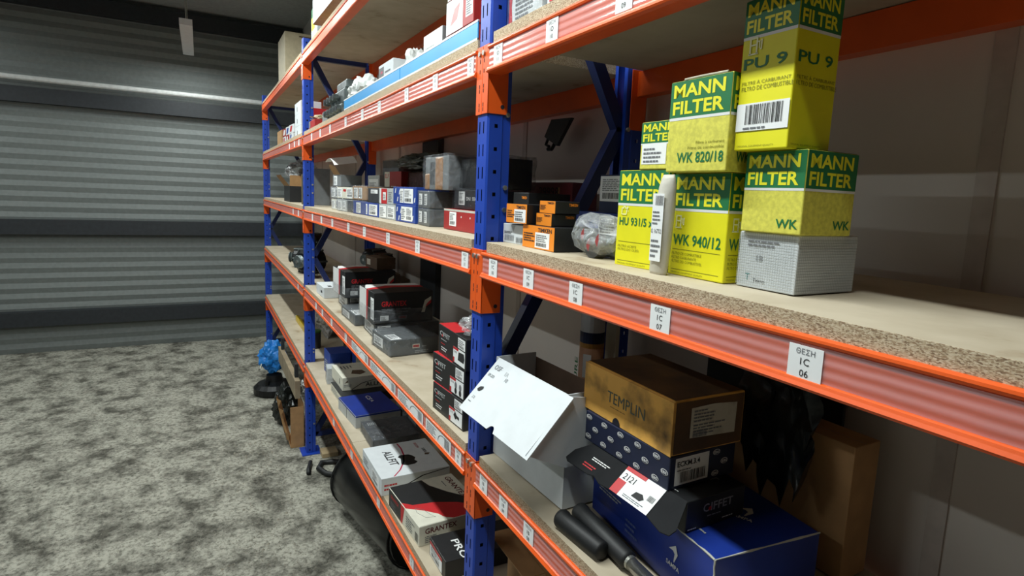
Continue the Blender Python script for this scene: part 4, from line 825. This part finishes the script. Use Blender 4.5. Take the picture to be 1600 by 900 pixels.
dg = lab_box('carton', 'grey carton with a dark end in film, lowest beside the far upright', (-1.775, .125), zC(-1.77), .3, .12, .058, 3, LGREY, ((.05, .25), (.35, .2)), wrapped=True); panel(dg, 'F', .19, .002, .298, .056, CHARC)
wr = lab_box('carton', 'white carton with a red mark on the grey carton near the far upright', (-1.80, .13), zC(-1.8)+.064, .3, .12, .056, 3, CREAM, ((.03, .28), (.6, .38)), wrapped=False); shape(wr, 'F', [(.11, .035), (.16, .032), (.17, .044), (.12, .047)], RED)
lab_box('carton', 'grey carton with white label below the crumpled white sheet by the far upright', (-2.06, .135), zC(-2.06), .2, .12, .056, 2, CREAM, ((.1, .35), (.5, .4)), wrapped=True)
lab_box('carton', 'grey carton with two white labels, second of the stack by the far upright', (-2.07, .135), zC(-2.06)+.0625, .2, .12, .056, 2, LGREY, ((.1, .4), (.55, .35)), wrapped=True)
oc = lab_box('open_carton', 'small open carton with flaps and a white sheet, topmost at the far upright', (-2.08, .14), zC(-2.06)+.125, .17, .11, .06, 3, GREY, ((.15, .4),))
MB().add([(-.06, -.055, .06), (.07, -.055, .06), (.085, -.085, .10), (-.02, -.09, .115), (-.06, -.08, .1)], [(0, 1, 2, 3, 4)]).build('flap', KRAFT, oc)
mb = MB(); 
for i in range(9):
    for j in range(7):
        u, v = i/8-.5, j/6-.5; mb.v.append((u*.2-.01, -.03+v*.12, .125+.03*math.cos(u*3)*1+.02*v-.02*u))
for i in range(8):
    for j in range(6): a = i*7+j; mb.f.append((a, a+7, a+8, a+1))
sh = mb.build('paper_sheet', PAPER, oc, smooth=True)
# back row of the third shelf
gk = lab_box('carton', 'grey carton with printed face standing behind the white carton', (-1.80, .25), zC(-1.8), .2, .08, .185, 2, LGREY, ((.1, .8),))
gk2 = lab_box('carton', 'dark grey film wrapped carton at the top behind the far stack', (-1.88, .365), zC(-1.8), .26, .09, .27, 2, GREY, (), wrapped=True)
rk = carton('carton', 'red carton with a cream end behind the film wrapped cartons', 'box', (-1.55, .30), zC(-1.5), .22, .13, .2, 4, REDBOX); panel(rk, 'F', .001, .001, .07, .199, CREAM); text(rk, 'F', .01, .17, 'ELF', .02, RED, wid=.05); lines(rk, fm(rk['dim'], 'F', .09, .1, .0006), .1, .04, 3, CREAM)
rk2 = carton('carton', 'dark red carton in torn black plastic at the back of the third shelf', 'box', (-1.27, .33), zC(-1.2), .27, .12, .19, 0, MAROON); wrap(rk2, film('smoky film', (60, 50, 48), .55, 30, .2), 0, 1, 12, amp=.01)
crumple('torn_plastic', 'dark grey crumpled plastic sheet draped over the two red cartons', 'plastic sheet', (-1.42, .33, zC(-1.4)+.203), (.5, .17, .08), mat('grey green plastic', (74, 76, 68), .45, var=.2, bump=.6, bscale=25), 17, .35)
# kraft taped tower on the grey film cartons
kt = carton('taped_parcel', 'grey parcel bound with brown tape on the grey film cartons', 'box', (-.52, .135), zC(-.6)+.1145, .2, .12, .1, 0, GREY)
TAPE = mat('brown packing tape', (172, 128, 88), .3, var=.15, bump=.5, bscale=30)
MB().box(-.005, .055, -.063, .063, .0, .098).build('tape', TAPE, kt, bevel=.004); MB().box(-.098, -.06, -.063, .063, -.0, .05).build('tape', TAPE, kt, bevel=.004); bars(kt, fm(kt['dim'], 'F', .045, .015, .0006), .04, .07, CHARC, 5); wrap(kt, FILM, 0, 1, 33, g=.004, amp=.006)
bc = carton('carton', 'black film wrapped carton beside the taped parcel, on another black carton', 'box', (-.298, .17), zC(-.343)+.121, .19, .12, .082, 2, BLACK); wrap(bc, DARKFILM, 0, 1, 21, g=.004, amp=.008)

# ================================================================== middle bay, fourth shelf
def zD(x): return max(zt('D', x), zt('D', x+.12))+.0004
gs = empty('guard_strip', (0, 0, 0)); tag(gs, 'long sky blue plastic strip standing along the front of the fourth shelf', 'strip')
segs = [(-1.48, -1.06), (-1.06, -.66), (-.66, -.30), (-.30, -.066)]
for k, (a, b_) in enumerate(segs):
    za0, zb0 = zt('D', a), zt('D', b_); y = -.001-.0008*(k % 2)
    o = MB().add([(a, y, za0+.0005), (b_, y, zb0+.0005), (b_, y+.003, zb0+.0005), (a, y+.003, za0+.0005), (a, y, za0+.042), (b_, y, zb0+.042), (b_, y+.003, zb0+.042), (a, y+.003, za0+.042)], [(0, 3, 2, 1), (4, 5, 6, 7), (0, 1, 5, 4), (1, 2, 6, 5), (2, 3, 7, 6), (3, 0, 4, 7)]).build('panel', CYAN, gs)
    for dz in (.0005, .040):
        MB().add([(a, y-.0006, za0+dz), (b_, y-.0006, zb0+dz), (b_, y+.0034, zb0+dz), (a, y+.0034, za0+dz), (a, y-.0006, za0+dz+.005), (b_, y-.0006, zb0+dz+.005), (b_, y+.0034, zb0+dz+.005), (a, y+.0034, za0+dz+.005)], [(0, 3, 2, 1), (4, 5, 6, 7), (0, 1, 5, 4), (1, 2, 6, 5), (2, 3, 7, 6), (3, 0, 4, 7)]).build('white_edge', WHITEFILL, o)
for k in range(3):
    r_ = carton('carton', f"red sided white carton, {('lowest', 'middle', 'topmost')[k]} of the stack beside the near upright", 'box', (-.335+.004*k, .135), zD(-.3)+.091*k, .19, .15, .089, 1-k, REDBOX, 'red sided white cartons'); panel(r_, 'F', .001, .001, .12, .088, WHITEFILL); shape(r_, 'F', [(.03, .02), (.08, .03), (.1, .07), (.06, .06)], mat('pink print', (224, 150, 150), .6)); sticker(r_, 'F', .14, .02, .045, .05, 'l'); panel(r_, 'R', .04, .02, .12, .08, PAPER)
spk = carton('carton', 'white speckled carton with a dark side behind the blue strip', 'box', (-.62, .14), zD(-.6), .17, .1, .155, 0, GREY); panel(spk, 'F', .001, .001, .169, .154, WHITEFILL); lines(spk, fm(spk['dim'], 'F', .02, .05, .0006), .12, .07, 7, LGREY)
lbx = carton('carton', 'grey and white labelled carton behind the blue strip beside the white bag', 'box', (-1.10, .135), zD(-1.1), .2, .12, .145, 0, WHITE); panel(lbx, 'F', .001, .001, .075, .134, CHARC); lines(lbx, fm(lbx['dim'], 'F', .09, .05, .0006), .09, .07, 5, GREYINK); shape(lbx, 'F', [(.03, .11), (.06, .112), (.055, .12), (.03, .12)], PINK)
crumple('plastic_bag', 'bulging white plastic bag behind the end of the blue strip', 'bag', (-1.46, .085, zD(-1.3)), (.26, .13, .15), BAGWHITE, 2, .34)
crumple('plastic_bag', 'pointed scrap of white plastic behind the blue strip', 'bag', (-.90, .13, zD(-.8)), (.09, .09, .16), BAGWHITE, 14, .35)
vb = empty('valve_block', (-1.84, .075, zD(-1.6))); vb.scale = (1.5, 1.0, 1.15); tag(vb, 'grey cast valve block with ports beside the white plastic bag', 'engine part')
MB().box(-.12, .12, -.05, .06, 0, .05).build('base', CASTGRY, vb, bevel=.006); MB().box(-.1, .13, -.04, .06, .05, .11).build('body', CASTGRY, vb, bevel=.006); MB().box(-.02, .13, -.03, .05, .11, .145).build('cover', CASTGRY, vb, bevel=.006)
for k in range(9):
    x = -.1+(k % 5)*.05; zz = .03+(k//5)*.05; MB().tube([(x, -.045, zz), (x, -.07, zz)], .014, 12, ).build('port', CASTGRY, vb); MB().tube([(x, -.0695, zz), (x, -.0715, zz)], .009, 10).build('bore', HOLE, vb)
rr = carton('carton', 'small open red carton with crumpled paper beside the far upright', 'box', (-2.40, .065), zD(-2.27), .2, .11, .046, 0, REDBOX); panel(rr, 'F', .001, .01, .05, .045, GREY)
crumple('paper', '', '', (0, 0, .0465), (.19, .1, .03), mat('crumpled paper', (196, 186, 160), .7), 6, .5, parent=rr)
gp = carton('carton', 'grey carton with cream top between the red carton and the valve block', 'box', (-2.13, .1), zD(-1.98), .16, .13, .07, 0, GREY); panel(gp, 'T', .01, .01, .17, .12, KRAFT)
# ================================================================== middle bay, top shelf
def zT(x): return zt('t', x-.35)+.0006
tw = carton('carton', 'wide white carton overhanging the front of the top shelf', 'box', (-1.95, .162), zT(-2.0)+.06, .62, .32, .3, 1, mat('brown carton underside', (168, 116, 84), .7)); panel(tw, 'F', .001, .001, .619, .299, WHITE); panel(tw, 'L', .001, .001, .319, .299, WHITE); panel(tw, 'R', .001, .001, .319, .299, WHITE)
ty = carton('carton', 'flat green and yellow carton under the wide white carton, top shelf', 'box', (-1.95, .18), zT(-2.0), .5, .24, .0595, 0, WHITE); panel(ty, 'F', .1, .005, .2, .055, YEL); panel(ty, 'F', .25, .005, .3, .055, GREEN)
tg = carton('carton', 'green and yellow carton standing on the top shelf at the far upright', 'box', (-2.42, .12), zT(-2.3), .2, .18, .2, 0, WHITE); panel(tg, 'F', .01, .08, .12, .15, YEL); panel(tg, 'F', .001, .15, .199, .199, GREEN); panel(tg, 'F', .001, .001, .199, .07, LGREY)
#PART4
# ================================================================== far bay
bg = carton('carton', 'tall beige carton on the top shelf of the far bay', 'box', (-3.85, .19), zt('t', -3), .42, .34, .33, 0, mat('beige carton', (186, 174, 146), .7)); panel(bg, 'R', .1, .30, .2, .31, BROWN)
z = zt('D', -3)+.0004
for k in range(3):
    wv = carton('carton', f"white carton, {('lowest', 'middle', 'topmost')[k]} of the stack beside the far upright, fourth shelf", 'box', (-3.13, .1), z+.0785*k, .28, .13, .078, 0, WHITE, 'white cartons by the far upright'); panel(wv, 'F', .1, .02, .12, .05, INK); 
rq = 0
for k in range(2):
    for j in range(3):
        c_ = carton('small_box', f"small {('white box with red', 'red box with white', 'white box with blue')[(j+k) % 3]} slanted patch, {('lower', 'upper')[k]} row of the far bay pile", 'box', (-3.92+.2*j+.03*k, .085), z+.061*k, .18, .09, .06, 3*k, (WHITE, REDBOX, WHITE)[(j+k) % 3], 'small red and white boxes'); shape(c_, 'F', [(.02, .01), (.09, .01), (.12, .05), (.05, .05)], (RED, WHITEFILL, BLUEBOX)[(j+k) % 3]); panel(c_, 'R', .01, .01, .08, .05, (RED, CREAM, LGREY)[(j+2*k) % 3])
kr = carton('carton', 'plain kraft carton at the outer end of the fourth shelf, far bay', 'box', (-4.25, .14), z, .3, .2, .13, 0, KRAFT)
ro = carton('carton', 'narrow red carton standing beside the white stack, far bay', 'box', (-2.86, .12), z, .1, .14, .17, 0, RED)
z = zt('C', -3)+.0004
oc2 = carton('open_carton', 'open kraft carton with a raised flap on the third shelf, far bay', 'box', (-3.72, .13), z, .34, .2, .12, 0, BLACK); MB().add([(-.17, -.1, .12), (.17, -.1, .12), (.15, -.16, .2), (-.15, -.16, .2)], [(0, 1, 2, 3)]).build('flap', KRAFT, oc2); MB().add([(.17, -.1, .12), (.17, .1, .12), (.19, .1, .2), (.19, -.1, .2)], [(0, 1, 2, 3)]).build('flap', KRAFT, oc2)
fbag = crumple('plastic_bag', 'clear bag with black parts heaped on the open kraft carton, far bay', 'bag', (-3.75, .15, z+.125), (.36, .22, .2), BAGCLEAR, 31, .3)
MB().tube([(-.05+.14*math.cos(a*.42), -.03+.05*math.sin(a*.7), .1+.07*math.sin(a*.42)) for a in range(12)], .022, 10).build('wrapped_part', RUBBER, fbag, smooth=True)
for k in range(3):
    pn = MB().box(-.012, .012, -.08, .08, 0, .24-.02*k).build('metal_plate', (GREY, CHARC, mat('brass plate', (130, 116, 84), .4, .5))[k], loc=(-2.9-.06*k, .12, z), bevel=.002); tag(pn, ('pale grey upright plate beside the far upright, far bay', 'charcoal upright plate between two others, far bay', 'brassy upright plate beside the open kraft carton, far bay')[k], 'plate')
z = zt('B', -3)+.0004
alternator('black alternator with twin pulleys at the front of the second shelf, far bay', (-3.18, .12, z), .085, .16, .5)
alternator('black starter motor stacked on another part on the second shelf, far bay', (-3.5, .12, z), .075, .14, -.4)
alternator('black alternator resting on top of two others, far bay', (-3.32, .16, z+.152), .062, .12, .8)
pd = empty('brake_disc', (-2.95, .09, z)); tag(pd, 'black brake disc leaning beside the far upright, far bay', 'disc')
MB().tube([(0, -.012, .1), (0, .012, .1)], .1, 32).build('disc', CASTBLK, pd); MB().tube([(0, -.04, .1), (0, -.012, .1)], [.045, .055], 24).build('hub', CASTBLK, pd); MB().tube([(-.05, -.05, .09), (.07, -.055, .1)], .007, 10).build('pin', CHROME, pd)
z = zt('A', -3)+.0004
crumple('plastic_bag', 'large dusty grey plastic bag on the lowest shelf, far bay', 'bag', (-3.45, .3, z), (.75, .24, .3), BAGGREY, 41, .28)
crumple('black_bundle', 'black bundle of rubber parts behind the dusty bag, far bay', 'bundle', (-3.3, .33, z+.36), (.5, .18, .09), BAGBLACK, 43, .4)
lv = empty('spirit_level', (-3.55, .12, z)); tag(lv, 'yellow spirit level lying along the lowest shelf, far bay', 'tool'); MB().box(-.36, .3, -.012, .012, .0, .045).build('bar', mat('yellow enamel', (206, 176, 44), .4), lv, bevel=.003); MB().box(-.372, -.36, -.013, .013, 0, .046).build('end_cap', LGREY, lv); MB().box(.02, .08, -.0135, .0135, .014, .034).build('vial', FILM, lv)
cp = empty('tin', (-2.98, .11, z)); tag(cp, 'dark grey tin with a green rim beside the far upright, lowest shelf', 'tin'); lathe(MB(), [(.04, 0), (.042, .005), (.042, .11), (.04, .115)]).build('can', CHARC, cp, smooth=True); lathe(MB(), [(.044, .112), (.044, .122), (.03, .123)]).build('lid', mat('green enamel', (60, 110, 50), .5), cp)
pk_ = MB().box(-.95, 0, -.02, .012, -.06, .06).build('plank', mat('weathered plank', (142, 128, 104), .85, var=.2, scale=8), loc=(-2.75, -.03, .40)); pk_.rotation_euler = (0, 0, 0); tag(pk_, 'weathered plank fixed under the lowest shelf, far bay', 'plank')
for x in (-.85, -.1): MB().box(x-.02, x+.02, -.01, .012, .06, .15).build('hanger', DARKST, pk_)
# ------------------------------------------------------------------ on the floor
bk = empty('round_base', (-3.95, -.06, 0)); tag(bk, 'black round cast base standing on the floor below the blue bag', 'base'); lathe(MB(), [(.15, 0), (.16, .02), (.16, .06), (.13, .09), (.07, .11), (.06, .16), (.02, .17)], 28).build('disc', CASTBLK, bk, smooth=False); MB().tube([(.08, -.06, .09), (.08, -.06, .13)], .018, 10).build('knob', CASTBLK, bk)
bb_ = crumple('bag', 'blue plastic bag on the round black base', 'bag', (-3.97, -.07, .17), (.2, .2, .27), BAGBLUE, 51, .3); 
MB().tube([(.02, -.1, .04), (.06, -.11, .05), (.09, -.1, .07), (.08, -.09, .1), (.03, -.09, .09)], .006, 8).build('buckle', ZINC, bb_)
cbx = empty('torn_carton', (-2.88, -.03, 0)); tag(cbx, 'torn kraft carton with a bent flap on the floor beside the far upright', 'box')
MB().box(-.13, .12, .03, .034, 0, .3).build('back_panel', KRAFT, cbx); MB().box(.118, .122, -.05, .03, 0, .28).build('side_panel', KRAFT, cbx); MB().box(-.13, .12, -.05, .034, 0, .004).build('bottom_panel', KRAFT, cbx)
mb = MB()
for i in range(7):
    for j in range(6):
        u, v = i/6, j/5; mb.v.append((-.16+.26*u+.02*math.sin(j*1.7), -.05-.05*v-.015*math.sin(i*2.1), .02+.27*v*(1-.25*u)+.02*(u if j else 0)))
for i in range(6):
    for j in range(5): a = i*6+j; mb.f.append((a, a+6, a+7, a+1))
fb_ = mb.build('torn_flap', KRAFT, cbx)
crumple('plastic_bag', 'white plastic bag stuffed behind the torn kraft carton', 'bag', (-2.93, .085, .305), (.2, .13, .13), BAGWHITE, 61, .35)
crumple('black_bag', 'black bag beside the torn kraft carton on the floor', 'bag', (-3.2, -.05, 0), (.2, .18, .3), BAGBLACK, 63, .3)
fd = empty('fender', (-1.50, .235, 0), math.radians(10)); tag(fd, 'black plastic mudguard lying under the lowest shelf', 'mudguard')
R_ = .17; prof = [(R_*math.cos(a), R_+R_*math.sin(a)) for a in [math.radians(20+i*14) for i in range(24)]]
mb = MB(); n_ = len(prof); xs = [-.38, -.36, -.2, 0, .2, .30, .32]; rs = [.93, .99, 1, 1.01, 1, .99, .93]
for x, q in zip(xs, rs):
    for y, zz in prof: mb.v.append((x, y*q, R_+(zz-R_)*q))
for i in range(len(xs)-1):
    for k in range(n_-1): a = i*n_+k; mb.f.append((a, a+1, a+n_+1, a+n_))
GLB = mat('glossy black plastic', (16, 17, 18), .28, var=.2)
o = mb.build('shell', GLB, fd, smooth=True); MB().add([(.315, y*.93, R_+(zz-R_)*.93) for y, zz in prof], [tuple(range(n_))]).build('end_panel', GLB, fd)
for x in (-.365, .305): MB().tube([(x, y*1.005, R_+(zz-R_)*1.005) for y, zz in prof], .004, 6).build('rim', RUBBER, fd)
hz = MB().tube([(-2.3, .40, .05), (-2.34, .24, .02), (-2.42, .12, .016), (-2.43, .06, .016), (-2.36, .03, .016), (-2.27, .06, .016), (-2.2, .14, .016), (-2.17, .24, .016)], .016, 10).build('hose', RUBBER, smooth=True); tag(hz, 'looped black hose on the floor beside the far upright', 'hose')
hz2 = MB().tube([(-2.47, -.0, .015), (-2.38, -.025, .015), (-2.32, -.035, .015)], .013, 10).build('hose', RUBBER, smooth=True); tag(hz2, 'short black hose end on the floor in the aisle', 'hose')
jr = crumple('black_bundle', 'black rubber bundle on the floor behind the far upright', 'bundle', (-2.46, .36, 0), (.18, .12, .2), BAGBLACK, 71, .35)
cw = MB().box(-.05, .05, -.05, .05, 0, .03).build('wood_block', mat('pale wood', (170, 150, 116), .8), loc=(-2.57, .13, 0), bevel=.003); tag(cw, 'pale wood block on the floor beside the far upright', 'block')
# grit and chips swept along the floor: nobody could count it
mb = MB(); Rg = random.Random(3)
for k in range(1500):
    x = Rg.uniform(-3.7, -.4); y = -.16-abs(Rg.gauss(0, .3)); q = Rg.uniform(.002, .007)*(1 if Rg.random() < .9 else 2)
    a = Rg.uniform(0, 3); c, s_ = math.cos(a)*q, math.sin(a)*q
    mb.add([(x+c, y+s_, -.004), (x-s_, y+c, -.004), (x-c, y-s_, -.004), (x+s_*.8, y-c*.8, -.004), (x+c*.2, y, q*.7)], [(0, 1, 4), (1, 2, 4), (2, 3, 4), (3, 0, 4)])
gt = mb.build('floor_grit', mat('concrete chips', (150, 146, 132), .9, var=.3)); gt['kind'] = 'stuff'; gt['label'] = 'pale grit and concrete chips scattered over the worn floor'; gt['category'] = 'grit'
